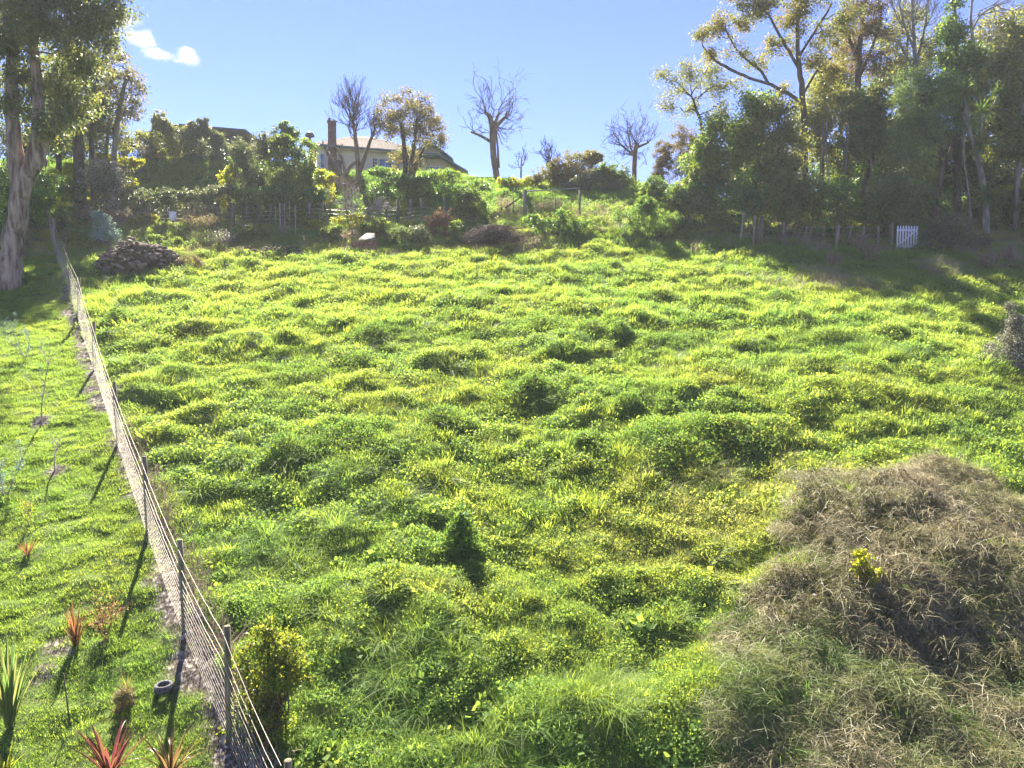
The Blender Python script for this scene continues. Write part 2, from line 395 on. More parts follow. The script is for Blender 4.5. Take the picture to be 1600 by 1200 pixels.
def tangle(nb, rad, h, L0, L1, w):
    # dead stems lying across one another, bowed and collapsed
    m = MB(); r = rad * np.sqrt(rng.random(nb)); th = rng.random(nb) * 6.2832; az = rng.random(nb) * 6.2832; L = L0 + (L1 - L0) * rng.random(nb)
    c = np.stack([r * np.cos(th), r * np.sin(th), h * rng.random(nb) ** 0.8], 1); d = np.stack([np.cos(az), np.sin(az), rng.normal(-0.05, 0.38, nb)], 1)
    sd = unit(np.cross(d, np.array([0, 0, 1.0]) + rng.normal(0, .5, (nb, 3)))) * (w * (0.6 + 0.8 * rng.random(nb)))[:, None]
    bow = np.array([0, 0, 1.0]) * (L * rng.uniform(0.0, 0.28, nb))[:, None]
    p = [c - d * L[:, None] / 2, c - d * L[:, None] * .17 + bow, c + d * L[:, None] * .17 + bow, c + d * L[:, None] / 2]
    V = np.stack([p[0] - sd, p[0] + sd, p[1] - sd, p[1] + sd, p[2] - sd * .8, p[2] + sd * .8, p[3] - sd * .3, p[3] + sd * .3], 1).reshape(-1, 3)
    i = np.arange(nb)[:, None] * 8; m.add(V, np.concatenate([i + np.array([[2 * k, 2 * k + 1, 2 * k + 3, 2 * k + 2]]) for k in range(3)])); return m
def bramble(nl, rad, h, L, W):
    m = herb(nl, rad, h, L, W, 0.7)
    for k in range(7):
        th = rng.random() * 6.28; q = np.linspace(0, 1, 5); rr = rad * (0.8 + 0.9 * rng.random())
        pts = np.stack([np.cos(th) * rr * (q * 1.6 - 0.8), np.sin(th) * rr * (q * 1.6 - 0.8), h * 1.25 * np.sin(q * np.pi * (0.7 + 0.3 * rng.random()))], 1) + rng.normal(0, 0.015, (5, 3))
        m.tube(pts, np.linspace(0.006, 0.003, 5), 3, cap=False)
    return m
protos = bpy.data.collections.new('tuft_prototypes')
PIDX = {}
def proto(key, m, mat):
    name = 'tuft_%03d_%s' % (len(protos.objects), key)
    o = bpy.data.objects.new(name, m.mesh(name)); o.data.materials.append(mat); protos.objects.link(o)
    PIDX.setdefault(key, []).append(len(protos.objects) - 1)
for k in range(4): proto('lawn', blades(130, 0.17, 0.045, 0.125, 0.007, 0.65), M_grass)
for k in range(4): proto('grass', blades(90, 0.17, 0.08, 0.23, 0.007, 0.8), M_grass)
for k in range(3): proto('coarse', blades(70, 0.24, 0.14, 0.32, 0.017, 0.75), M_grass)
for k in range(3): proto('long', blades(90, 0.13, 0.25, 0.6, 0.007, 1.2), M_grass)
for k in range(4): proto('herb', herb(90, 0.19, 0.16, 0.055, 0.042), M_herb)
for k in range(3): proto('coarseherb', herb(130, 0.26, 0.22, 0.062, 0.044), M_herb)
def mat_(nl, nb, rad, h, Lf, Wf):
    m = herb(nl, rad, h, Lf, Wf, 0.7); b_ = blades(nb, rad, h * 0.8, h * 1.7, Wf * 0.35, 0.8); m.V += b_.V; m.Q += [q + m.n for q in b_.Q]; m.T += [q + m.n for q in b_.T]; m.n += b_.n; return m
for k in range(4): proto('mat', mat_(170, 36, 0.26, 0.15, 0.036, 0.024), M_herb)
for k in range(2): proto('broad', herb(26, 0.22, 0.22, 0.13, 0.11, 0.4), M_herb)
for k in range(3): proto('dry', blades(110, 0.17, 0.18, 0.42, 0.006, 1.75), M_dry)
for k in range(4): proto('tangle', tangle(120, 0.27, 0.24, 0.15, 0.5, 0.0028), M_dry)
for k in range(3): proto('stalks', blades(40, 0.16, 0.40, 0.85, 0.006, 0.7), M_dry)
for k in range(3): proto('bramble', bramble(190, 0.25, 0.30, 0.036, 0.024), M_bramble)

ng = bpy.data.node_groups.new('scatter_tufts', 'GeometryNodeTree')
ng.interface.new_socket('Geometry', in_out='INPUT', socket_type='NodeSocketGeometry')
ng.interface.new_socket('Geometry', in_out='OUTPUT', socket_type='NodeSocketGeometry')
gi, go = ng.nodes.new('NodeGroupInput'), ng.nodes.new('NodeGroupOutput')
ci = ng.nodes.new('GeometryNodeCollectionInfo'); ci.inputs['Collection'].default_value = protos
ci.inputs['Separate Children'].default_value = True; ci.inputs['Reset Children'].default_value = True
iop = ng.nodes.new('GeometryNodeInstanceOnPoints'); iop.inputs['Pick Instance'].default_value = True
def named(nm, ty):
    q = ng.nodes.new('GeometryNodeInputNamedAttribute'); q.data_type = ty; q.inputs['Name'].default_value = nm; return q.outputs['Attribute']
ng.links.new(gi.outputs[0], iop.inputs['Points']); ng.links.new(ci.outputs[0], iop.inputs['Instance'])
ng.links.new(named('pick', 'INT'), iop.inputs['Instance Index']); ng.links.new(named('rot', 'FLOAT_VECTOR'), iop.inputs['Rotation']); ng.links.new(named('scl', 'FLOAT_VECTOR'), iop.inputs['Scale'])
ng.links.new(iop.outputs[0], go.inputs[0])

def scatter(name, X, Y, keys, weights, scale, tint, lean=0.5, sink=0.02, zs=None):
    """one object: tufts picked from keys, standing on the ground at X, Y"""
    n_ = len(X)
    if not n_: return
    Z = ground_z(X, Y) - sink
    N = ground_n(X, Y); up = unit(N * lean + np.array([0, 0, 1.0]) * (1 - lean) + rng.normal(0, 0.07, (n_, 3)))
    yaw = rng.random(n_) * 2 * np.pi
    # euler XYZ that takes z to up, after a turn by yaw
    t1 = unit(np.cross(np.stack([-np.sin(yaw), np.cos(yaw), np.zeros(n_)], 1), up)); t2 = np.cross(up, t1)
    Rm = np.stack([t1, t2, up], -1)
    ry = np.arcsin(np.clip(-Rm[:, 2, 0], -1, 1)); rx = np.arctan2(Rm[:, 2, 1], Rm[:, 2, 2]); rz = np.arctan2(Rm[:, 1, 0], Rm[:, 0, 0])
    w = np.asarray(weights, float)
    if w.ndim == 1: w = np.broadcast_to(w, (n_, len(keys)))
    cum = np.cumsum(w / w.sum(1, keepdims=True), 1); kk = np.minimum((rng.random(n_)[:, None] > cum).sum(1), len(keys) - 1)
    pick = np.zeros(n_, int)
    for q, key in enumerate(keys):
        s_ = kk == q; pick[s_] = np.asarray(PIDX[key])[rng.integers(0, len(PIDX[key]), s_.sum())]
    me = bpy.data.meshes.new(name); me.vertices.add(n_); me.vertices.foreach_set('co', np.stack([X, Y, Z], 1).astype(np.float32).ravel())
    sc = np.broadcast_to(np.asarray(scale, float), (n_,)) * (0.75 + 0.5 * rng.random(n_)); zz = sc if zs is None else sc * zs
    for nm, ty, dat, f in (('pick', 'INT', pick.astype(np.int32), 'value'), ('rot', 'FLOAT_VECTOR', np.stack([rx, ry, rz], 1).astype(np.float32).ravel(), 'vector'),
                           ('scl', 'FLOAT_VECTOR', np.stack([sc, sc, zz], 1).astype(np.float32).ravel(), 'vector'), ('tint', 'FLOAT', np.clip(np.broadcast_to(tint, (n_,)), 0, 1).astype(np.float32), 'value')):
        q = me.attributes.new(nm, ty, 'POINT'); q.data.foreach_set(f, dat)
    o = bpy.data.objects.new(name, me); COL.objects.link(o); o['kind'] = 'stuff'
    md = o.modifiers.new('tufts', 'NODES'); md.node_group = ng
    return o
def pts_in(y0, y1, dens, keep, xpad=1.5):
    """random ground points in the camera's wedge between two distances"""
    n_ = int(dens * 0.8 * (y1 * y1 - y0 * y0) + dens * 2 * xpad * (y1 - y0))
    Y = np.sqrt(y0 * y0 + (y1 * y1 - y0 * y0) * rng.random(n_)); X = (rng.random(n_) * 2 - 1) * (0.8 * Y + xpad)
    k = keep(X, Y); return X[k], Y[k]
def mound_mask(X, Y):
    w = 2.6 * (fbm(X * 0.9, Y * 0.9, 31, 3) - 0.5)
    return (X - (3.1 + (Y - 10) * 0.60) + w > 0) & (Y < 16.9 - 0.10 * (X - 9.0) ** 2 + w)
infield = lambda X, Y: (X > fence_x(Y) + 0.25) & (~mound_mask(X, Y))
def yellow(X, Y):   # where the sward is yellower, as in the photograph's right centre
    return (0.43 + 0.42 * (fbm(X * 0.35, Y * 0.5, 41, 3) - 0.5) + 0.20 * (fbm(X * 1.6, Y * 1.9, 43, 2) - 0.5) * 2
            + 0.34 * np.exp(-(((X - 6.5) / 4.5) ** 2 + ((Y - 16.0) / 3.5) ** 2)) - 0.12 * np.exp(-(((X - 8) / 7) ** 2 + ((Y - 31) / 5) ** 2)))
X, Y = pts_in(8.2, 15.5, 44, infield); hb = sstep(0.42, 0.58, fbm(X * 0.5, Y * 0.6, 51, 3)); lg = sstep(0.56, 0.68, fbm(X * 0.6 + 4, Y * 0.6, 55, 3))
scatter('meadow_grass_near', X, Y, ['grass', 'herb', 'mat', 'long', 'broad'], np.stack([1.0 - 0.5 * hb, 0.1 + 0.5 * hb, 0.3 + 0.3 * hb, 0.02 + 0.5 * lg, 0.006 + 0.025 * hb], 1), 1.0, yellow(X, Y))
X, Y = pts_in(15.5, 28, 26, infield, 2)
hb = sstep(0.4, 0.6, fbm(X * 0.4, Y * 0.5, 52, 3)); lg = sstep(0.6, 0.7, fbm(X * 0.5 + 4, Y * 0.6, 56, 3))
scatter('meadow_grass_middle', X, Y, ['grass', 'mat', 'coarse', 'long', 'coarseherb'], np.stack([0.5 - 0.3 * hb, 0.45 + 0.2 * hb, 0.18 - 0.1 * hb, 0.02 + 0.22 * lg, 0.06 + 0.22 * hb], 1), 1.15, yellow(X, Y))
X, Y = pts_in(28, 47.5, 16, infield, 2)
hb = sstep(0.4, 0.6, fbm(X * 0.4, Y * 0.5, 53, 3))
scatter('meadow_grass_far', X, Y, ['coarse', 'mat', 'long', 'coarseherb'], np.stack([0.5 - 0.25 * hb, 0.6 + 0 * hb, 0.05 + 0 * hb, 0.08 + 0.2 * hb], 1), 1.4, yellow(X, Y))
X, Y = pts_in(8.2, 42, 95, lambda X, Y: (X < fence_x(Y) - 0.05) & (rng.random(len(X)) > mud_amount(X, Y) * 0.93) & (rng.random(len(X)) < np.interp(Y, [8, 16, 42], [1, 0.75, 0.3])), 2)
scatter('lawn_grass', X, Y, ['lawn', 'grass'], [0.95, 0.05], np.interp(Y, [8, 20, 42], [0.95, 1.1, 1.6]), 0.36 + 0.5 * (fbm(X * 0.6, Y * 0.8, 45, 3) - 0.5), zs=0.95)
X, Y = pts_in(8.2, 18.5, 52, lambda X, Y: (X > fence_x(Y) + 0.25) & mound_mask(X, Y), 2)
br = sstep(0.36, 0.50, fbm(X * 0.7 + 3, Y * 0.7, 61, 3)) * sstep(10.8, 12.6, Y)
gr = sstep(0.5, 0.62, fbm(X * 0.9 + 9, Y * 0.9, 65, 3)); gr = np.maximum(gr, 0.9 * sstep(1.8, 0.2, X - (3.1 + (Y - 10) * 0.6)))
scatter('bramble_thicket', X, Y, ['bramble', 'tangle', 'dry', 'grass', 'long'], np.stack([0.4 + 1.3 * br, 1.1 - 0.2 * br, 0.10 + 0 * br, 0.5 + 1.0 * gr, 0.22 + 0.25 * gr], 1), 1.0,
        0.34 - 0.2 * gr * (1 - br) + 0.7 * (fbm(X * 0.9, Y * 0.9, 63, 3) - 0.5) + 0.12 * br)
X, Y = pts_in(47.5, 66, 11, lambda X, Y: np.ones(len(X), bool), 2)
scatter('bank_grass', X, Y, ['coarse', 'coarseherb', 'long'], [0.6, 0.35, 0.06], 1.5, 0.22 + 0.5 * (fbm(X * 0.3, Y * 0.3, 47, 3) - 0.5))
#---CORE-END---
# ------------------------------------------------------------------ plant materials
def bark(name, c1, c2, scale=5.0, bump=0.8): return solidmat(name, c1, c2, scale, 0.9, 0.15, bump, stretch=(1, 1, 0.22))
M_gumbark = solidmat('gum_bark', (0.14, 0.095, 0.07), (0.40, 0.31, 0.24), 5.0, 0.9, 0.15, 0.9, stretch=(1, 1, 0.16), detail=9, lo=.38, hi=.62)
M_bark = bark('brown_bark', (0.05, 0.04, 0.03), (0.13, 0.10, 0.075))
M_greybark = bark('grey_bark', (0.12, 0.11, 0.095), (0.26, 0.24, 0.21))
M_twig = bark('bare_twigs', (0.07, 0.055, 0.05), (0.15, 0.115, 0.095))
M_browntrunk = bark('pollard_bark', (0.13, 0.085, 0.055), (0.28, 0.19, 0.13))
M_paletwig = bark('silvery_twigs', (0.22, 0.19, 0.17), (0.42, 0.38, 0.35))
M_brownstalk = bark('brown_stalks', (0.13, 0.09, 0.07), (0.26, 0.19, 0.15))
L = {}
L['gum'] = leafmat('gum_leaves', [(0.085, 0.115, 0.055), (0.12, 0.145, 0.065), (0.17, 0.165, 0.065)], [(0.15, 0.21, 0.06), (0.24, 0.29, 0.07), (0.4, 0.38, 0.07)], 0.42, 0.48, 0.33)
L['darkgum'] = leafmat('dark_gum_leaves', [(0.046, 0.105, 0.046), (0.081, 0.140, 0.058), (0.128, 0.140, 0.058)], [(0.081, 0.149, 0.041), (0.176, 0.243, 0.047), (0.324, 0.257, 0.068)], 0.38, 0.52, 0.26)
L['bronzegum'] = leafmat('bronze_gum_leaves', [(0.09, 0.11, 0.06), (0.13, 0.125, 0.07), (0.17, 0.13, 0.075)], [(0.18, 0.22, 0.07), (0.26, 0.24, 0.08), (0.32, 0.22, 0.08)], 0.4, 0.50, 0.29)
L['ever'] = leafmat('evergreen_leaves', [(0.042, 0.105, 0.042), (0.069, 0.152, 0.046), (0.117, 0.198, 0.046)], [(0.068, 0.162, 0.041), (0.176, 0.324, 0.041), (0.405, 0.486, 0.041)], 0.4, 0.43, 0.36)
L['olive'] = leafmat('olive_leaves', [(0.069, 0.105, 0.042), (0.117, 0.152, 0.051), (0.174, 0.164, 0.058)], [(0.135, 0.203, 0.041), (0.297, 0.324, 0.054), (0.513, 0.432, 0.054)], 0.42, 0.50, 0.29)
L['dusky'] = leafmat('dusky_grey_green_leaves', [(0.069, 0.105, 0.069), (0.105, 0.140, 0.093), (0.164, 0.174, 0.105)], [(0.108, 0.162, 0.068), (0.189, 0.243, 0.068), (0.351, 0.324, 0.081)], 0.36, 0.43, 0.39)
L['bright'] = leafmat('bright_green_leaves', [(0.06, 0.125, 0.035), (0.1, 0.165, 0.04), (0.16, 0.2, 0.04)], [(0.1, 0.22, 0.03), (0.22, 0.34, 0.035), (0.42, 0.46, 0.04)], 0.48, 0.46, 0.33)
L['yellow'] = leafmat('yellow_green_leaves', [(0.124, 0.171, 0.023), (0.202, 0.232, 0.028), (0.310, 0.279, 0.031)], [(0.36, 0.46, 0.03), (0.58, 0.58, 0.03), (0.70, 0.58, 0.03)], 0.5, 0.50, 0.26)
L['ivy'] = leafmat('ivy_leaves', [(0.040, 0.121, 0.036), (0.070, 0.172, 0.040), (0.142, 0.242, 0.044)], [(0.069, 0.207, 0.034), (0.207, 0.391, 0.034), (0.483, 0.575, 0.046)], 0.42, 0.38, 0.39)
L['bronze'] = leafmat('bronze_leaves', [(0.08, 0.1, 0.04), (0.13, 0.12, 0.05), (0.19, 0.125, 0.05)], [(0.18, 0.22, 0.05), (0.3, 0.27, 0.06), (0.4, 0.26, 0.06)], 0.42, 0.52, 0.26)
L['ochre'] = leafmat('ochre_leaves', [(0.065, 0.085, 0.025), (0.11, 0.11, 0.03), (0.17, 0.12, 0.035)], [(0.15, 0.21, 0.03), (0.25, 0.26, 0.035), (0.4, 0.27, 0.04)], 0.48, 0.52, 0.26)
L['rust'] = leafmat('rust_leaves', [(0.08, 0.08, 0.04), (0.12, 0.095, 0.05), (0.17, 0.105, 0.06)], [(0.15, 0.16, 0.05), (0.22, 0.17, 0.06), (0.3, 0.18, 0.08)], 0.45, 0.55, 0.26)
L['feather'] = leafmat('feathery_leaves', [(0.081, 0.152, 0.069), (0.117, 0.198, 0.093), (0.186, 0.257, 0.105)], [(0.135, 0.230, 0.068), (0.257, 0.351, 0.081), (0.459, 0.540, 0.095)], 0.42, 0.60, 0.20)
L['silver'] = leafmat('silver_blue_leaves', [(0.155, 0.264, 0.232), (0.264, 0.388, 0.372), (0.403, 0.512, 0.496)], [(0.14, 0.24, 0.16), (0.2, 0.3, 0.2), (0.28, 0.36, 0.24)], 0.35, 0.50, 0.33)
L['white'] = leafmat('white_fleck_and_glint_leaves', [(0.062, 0.093, 0.054), (0.186, 0.171, 0.139), (0.550, 0.550, 0.527)], [(0.10, 0.14, 0.04), (0.18, 0.16, 0.08), (0.36, 0.32, 0.26)], 0.35, 0.45, 0.36)  # pale leaves; the white end also paints glints on some bushes
L['brown'] = leafmat('dead_brown_leaves', [(0.11, 0.11, 0.05), (0.17, 0.14, 0.075), (0.21, 0.155, 0.09)], [(0.22, 0.22, 0.06), (0.3, 0.24, 0.09), (0.34, 0.24, 0.11)], 0.38, 0.60, 0.23)
L['pinkdry'] = leafmat('dry_flower_heads', [(0.2, 0.165, 0.11), (0.3, 0.245, 0.16), (0.38, 0.31, 0.22)], [(0.3, 0.25, 0.13), (0.4, 0.32, 0.18), (0.46, 0.36, 0.22)], 0.4, 0.65, 0.20)
L['redleaf'] = leafmat('red_tinged_leaves', [(0.093, 0.093, 0.046), (0.217, 0.109, 0.078), (0.310, 0.109, 0.078)], [(0.20, 0.22, 0.06), (0.40, 0.20, 0.09), (0.46, 0.16, 0.09)], 0.42, 0.50, 0.29)
L['nearbush'] = leafmat('small_bush_leaves', [(0.06, 0.11, 0.03), (0.09, 0.14, 0.03), (0.14, 0.15, 0.035)], [(0.16, 0.28, 0.03), (0.36, 0.44, 0.04), (0.6, 0.5, 0.05)], 0.45, 0.45, 0.33)
L['meadow'] = leafmat('tussock_leaves', [(0.075, 0.15, 0.045), (0.1, 0.18, 0.05), (0.15, 0.215, 0.055)], [(0.13, 0.27, 0.045), (0.23, 0.37, 0.05), (0.4, 0.48, 0.055)], 0.46, 0.6, 0.2)

# ------------------------------------------------------------------ plant builders
def curve(a, b, n=6, sag=0.0, wob=0.06):
    a = np.asarray(a, float); b = np.asarray(b, float); t = np.linspace(0, 1, n)[:, None]
    Ls = np.linalg.norm(b - a); p = a + (b - a) * t
    w = rng.normal(0, 1, (n, 3)) * Ls * wob * np.sin(t * np.pi) ** 0.5
    p = p + w; p[:, 2] += (np.sin(t[:, 0] * np.pi) * sag * Ls); p[0] = a; p[-1] = b; return p
def smooth_path(pts, rad, k=4):
    pts = np.asarray(pts, float); n = len(pts); t = np.arange(n); tt = np.linspace(0, n - 1, (n - 1) * k + 1)
    out_ = np.stack([np.interp(tt, t, pts[:, c]) for c in range(3)], 1); r = np.interp(tt, t, rad)
    ker = np.array([0.25, 0.5, 0.25]); q = out_.copy()
    for _ in range(3):
        q[1:-1] = 0.25 * q[:-2] + 0.5 * q[1:-1] + 0.25 * q[2:]
    return q, r
def scatter_leaves(m, centres, spread, per, Ls, Ws, droop=0.0, flat=0.0):
    """leaves in loose clusters round the given points"""
    nC = len(centres); k = int(per)
    c = np.repeat(centres, k, 0) + rng.normal(0, 1, (nC * k, 3)) * np.repeat(np.broadcast_to(spread, (nC,)), k)[:, None] * np.array([1, 1, 0.8])
    n_ = len(c); ax = rng.normal(0, 1, (n_, 3)); ax[:, 2] = ax[:, 2] * (1 - 0.6 * abs(droop)) - droop * 1.6
    ax = unit(ax); up = np.array([0, 0, 1.0]) * (0.4 + flat) + rng.normal(0, 0.8, (n_, 3))
    sd = unit(np.cross(ax, up)); s = 0.65 + 0.7 * rng.random(n_)
    m.leaves(c, ax, sd, Ls * s, Ws * s); return n_
def lobe_clusters(lobes, D, spread_f=0.16, cl_size=None, depth=0.85):
    """lobes: (px, py, rx, ry[, dd]) in photo pixels at distance D -> cluster centres in the world"""
    s = D / F; C, S, cent = [], [], []
    for lb in lobes:
        px, py, rx, ry = lb[:4]; dd = lb[4] if len(lb) > 4 else rng.normal(0, 0.25) * rx * s
        c = P(px, py, D + dd); rr = np.array([rx, 0.5 * (rx + ry) * depth, ry]) * s
        vol = rr[0] * rr[2] * 3.14; cs = cl_size if cl_size else np.clip(0.26 * min(rr), 0.12, 0.6)
        n_ = max(5, int(1.9 * vol / (3.0 * cs * cs)))
        d = unit(rng.normal(0, 1, (n_, 3))); q = rng.random(n_) ** (1 / 2.4)
        C.append(c + d * q[:, None] * rr * (0.88 + 0.24 * rng.random((n_, 1)))); S.append(np.full(n_, cs)); cent.append((c, rr, C[-1]))
    return np.concatenate(C), np.concatenate(S), cent
def crown(root, D, lobes, mat, Lf, Wf, cover, droop=0.0, flat=0.0, cl=None, depth=0.85, name='crown', maxn=30000, mats=None):
    C, S, cent = lobe_clusters(lobes, D, cl_size=cl, depth=depth)
    # never below the ground
    g = ground_z(C[:, 0], C[:, 1]); C[:, 2] = np.maximum(C[:, 2], g + 0.05)
    area = sum(np.pi * r[0] * r[2] for _, r, _ in cent)
    n_ = min(maxn * 2.6, cover * (2.4 if name == 'crown' else 2.5) * area / (0.5 * Lf * Wf)); per = max(4, int(n_ / len(C)))
    m = MB(); scatter_leaves(m, C, S * (0.66 if name == 'crown' else 0.58), per, Lf, Wf, droop, flat)
    o = m.build(name, mat, root, 'stuff'); return cent
def tree(name, label, D, base, trunks, lobes, mat, barkm, Lf, Wf, cover, group=None, droop=0.0, flat=0.0, cl=None, limb=True, cat='tree', depth=0.85, twig_share=0.3, maxn=26000, wob=0.12, sides=8, limb_r=0.035):
    """trunks: lists of (px, py, half width in photo pixels[, dd]); lobes in photo pixels"""
    b = P(base[0], base[1], D); b[2] = float(ground_z(b[0], b[1])); root = thing(name, label, cat, b, group)
    s = D / F; tm = MB(); nodes = []
    for t in trunks:
        pts = np.array([P(q[0], q[1], D + (q[3] if len(q) > 3 else 0)) for q in t]); rad = np.array([q[2] * s for q in t])
        q, r = smooth_path(pts, rad); q[1:-1] += rng.normal(0, 0.25, (len(q) - 2, 3)) * r[1:-1, None] * 0.5
        if t is trunks[0]:
            gz_ = float(ground_z(q[0, 0], q[0, 1])); q = np.vstack([[q[0, 0], q[0, 1], min(gz_, q[0, 2]) - 0.2], q]) if q[0, 2] > gz_ else q; r = np.concatenate([[r[0] * 1.1], r]) if len(r) < len(q) else r
        tm.tube(q, r, sides, wob=wob); nodes += [(p_, r_) for p_, r_ in zip(q, r)]
    cent = crown(root, D, lobes, mat, Lf, Wf, cover, droop, flat, cl, depth, maxn=maxn) if lobes else []
    if limb:
        NP_ = np.array([q[0] for q in nodes]); NR = np.array([q[1] for q in nodes])
        for c, rr, cl_ in cent:
            dz = c[2] - NP_[:, 2]; d = np.linalg.norm(NP_ - c, axis=1) + np.where(dz < 0, 3.0 * -dz, 0)
            j = int(np.argmin(d)); r0 = min(NR[j] * 0.7, max(0.02, limb_r * (1 + 0.25 * np.linalg.norm(NP_[j] - c))))
            p = curve(NP_[j], c, 8, 0.04, 0.05); tm.tube(p, np.linspace(r0, r0 * 0.45, 8), 5, cap=False)
            k = int(len(cl_) * twig_share)
            for e in cl_[rng.permutation(len(cl_))[:k]]:
                st = p[rng.integers(3, 8)]; tm.tube(curve(st, e, 5, 0.05, 0.07), np.linspace(r0 * 0.4, 0.012, 5), 3, cap=False)
    tm.build('trunk', barkm, root, smooth=True); return root
def grow(m, p, d, length, r, depth, up=0.25, spread=0.7, wob=0.22, kids=(3, 5), rmin=0.008, shrink=0.62, sides=5):
    """a bare branch and its side branches"""
    n_ = 7; pts = [np.asarray(p, float)]; d = unit(np.asarray(d, float))
    for _ in range(n_ - 1):
        d = unit(d + rng.normal(0, wob, 3) + np.array([0, 0, up * 0.3])); pts.append(pts[-1] + d * length / (n_ - 1))
    pts = np.array(pts); m.tube(pts, np.linspace(r, max(rmin, r * 0.35), n_), sides if depth > 1 else 3, cap=False)
    if depth <= 0: return
    for k in range(R.randint(*kids)):
        t = R.uniform(0.3, 1.0); j = min(n_ - 2, int(t * (n_ - 1))); dd = unit(pts[j + 1] - pts[j])
        nd = unit(dd + spread * unit(rng.normal(0, 1, 3)) + np.array([0, 0, up * 0.5]))
        grow(m, pts[j + 1] * 0.5 + pts[j] * 0.5, nd, length * shrink * R.uniform(0.7, 1.15), max(rmin, r * (1 - 0.55 * t) * 0.6), depth - 1, up, spread, wob, kids, rmin, shrink, sides)
def shrub(name, label, D, lobes, matk, Lf=0.10, Wf=0.06, cover=2.2, group=None, cat='shrub', stems=5, barkm=None, droop=0.0, flat=0.2, cl=None, maxn=9000, depth=0.8):
    """a bush: foliage in lobes, stems rising from the ground below"""
    px = np.mean([q[0] for q in lobes]); py = max(q[1] + q[3] for q in lobes)
    p = P(px, py, D); b = gp(p[0], D); root = thing(name, label, cat, b, group)
    k_ = (b[2] - p[2]) * F / D                      # foliage comes down to the ground
    if k_ < -5:
        lo_, hi_ = min(q[0] - q[2] for q in lobes), max(q[0] + q[2] for q in lobes); g_ = -k_; n2 = 1 if hi_ - lo_ < 40 else 2
        lobes = list(lobes) + [(lo_ + (hi_ - lo_) * (i + .5) / n2, py + g_ * .42, (hi_ - lo_) / (2 * n2) * .9, g_ * .5 + 5) for i in range(n2)]
    cent = crown(root, D, lobes, L[matk], Lf, Wf, cover, droop, flat, cl, depth, 'foliage', maxn)
    m = MB(); s = D / F
    for c, rr, cl_ in cent:
        for k in range(stems):
            st = b + np.array([rng.normal(0, 0.15) + 0.5 * (c[0] - b[0]) * (len(cent) > 1), rng.normal(0, 0.15), 0.0]); st[2] = float(ground_z(st[0], st[1])) - 0.05
            e = cl_[rng.integers(0, len(cl_))]; m.tube(curve(st, e, 6, 0.05, 0.05), np.linspace(0.012 + 0.012 * rr[2], 0.006, 6), 4, cap=False)
    m.build('stem', barkm or M_bark, root, 'stuff'); return root
def stalks(name, label, px, py, D, hpx, wpx, n_, barkm, headmat=None, group=None, cat='plant', hl=0.07, nh=14, lean=0.25, depth=0):
    """a clump of upright dry stalks, with or without seed heads"""
    p = P(px, py, D); b = gp(p[0], D); root = thing(name, label, cat, b, group); s = D / F; m = MB(); H = []
    for k in range(n_):
        a = np.array([b[0] + rng.normal(0, 0.35) * wpx * s * 0.6, b[1] + rng.normal(0, 0.3) * wpx * s * 0.5, 0]); a[2] = float(ground_z(a[0], a[1])) - 0.03
        h = hpx * s * R.uniform(0.55, 1.05); e = a + np.array([rng.normal(0, lean) * h * 0.6 + (a[0] - b[0]) * 0.5, rng.normal(0, lean) * h * 0.5, h])
        q = curve(a, e, 5, 0.0, 0.03); m.tube(q, np.linspace(0.014, 0.008, 5), 3, cap=False); H.append(q[-1]); H.append(q[-2])
        for _ in range(2 + depth):
            e2 = q[3] + np.array([rng.normal(0, 0.25), rng.normal(0, 0.25), abs(rng.normal(0.2, 0.12))]) * h * 0.6; m.tube(curve(q[2 + (_ % 2)], e2, 4, 0, .05), np.linspace(0.009, 0.006, 4), 3, cap=False); H.append(e2)
    m.build('stem', barkm, root, 'stuff')
    if headmat:
        hm = MB(); scatter_leaves(hm, np.array(H), 0.10, nh, hl, hl * 0.55); hm.build('seed_head', L[headmat], root, 'stuff')
    return root
#---PLANTS-END---
# ================================================================== LEFT: gums and the planted bank
GT = 'gum trees at the left edge'
tree('gum_tree', 'huge forked gum tree with pale peeling trunk at the left edge of the lawn', 34.5, (20, 436),
     [[(14, 440, 18), (17, 405, 15.5), (25, 350, 14), (31, 310, 13), (27, 260, 11.5), (20, 200, 9.5), (18, 130, 9), (22, 60, 8), (30, -40, 6), (34, -110, 4)],
      [(32, 308, 12), (46, 268, 11.5), (58, 225, 9.5), (61, 170, 8), (56, 110, 7), (50, 50, 6.5), (58, -40, 6, .6), (64, -110, 3, 1)],
      [(50, 265, 9), (64, 242, 8), (70, 222, 6.5), (79, 210, 5), (88, 203, 4)],
      [(64, 243, 4), (68, 252, 6), (69, 260, 3)]],
     [(120, 45, 55, 50), (62, 10, 60, 60), (150, 85, 33, 36), (88, 115, 55, 45), (15, 60, 45, 55), (95, -60, 85, 55), (160, 28, 24, 26), (112, 165, 38, 28), (170, -20, 30, 35), (20, 150, 34, 35), (-30, 20, 50, 80), (80, 185, 30, 20)],
     L['gum'], M_gumbark, 0.22, 0.075, 1.75, GT, droop=0.55, cl=0.5, maxn=34000, wob=0.09, sides=14)
tree('gum_tree', 'tall dark gum tree with straight brown trunk behind the pale forked gum', 46.5, (122, 246),
     [[(123, 250, 8), (122, 200, 6.5), (121, 150, 5.5), (118, 80, 4)]],
     [(100, 150, 36, 36), (128, 120, 26, 40), (92, 195, 38, 30), (145, 165, 20, 30), (70, 215, 30, 22), (112, 90, 40, 35)], L['darkgum'], M_bark, 0.26, 0.10, 1.3, GT, droop=0.4, maxn=20000)
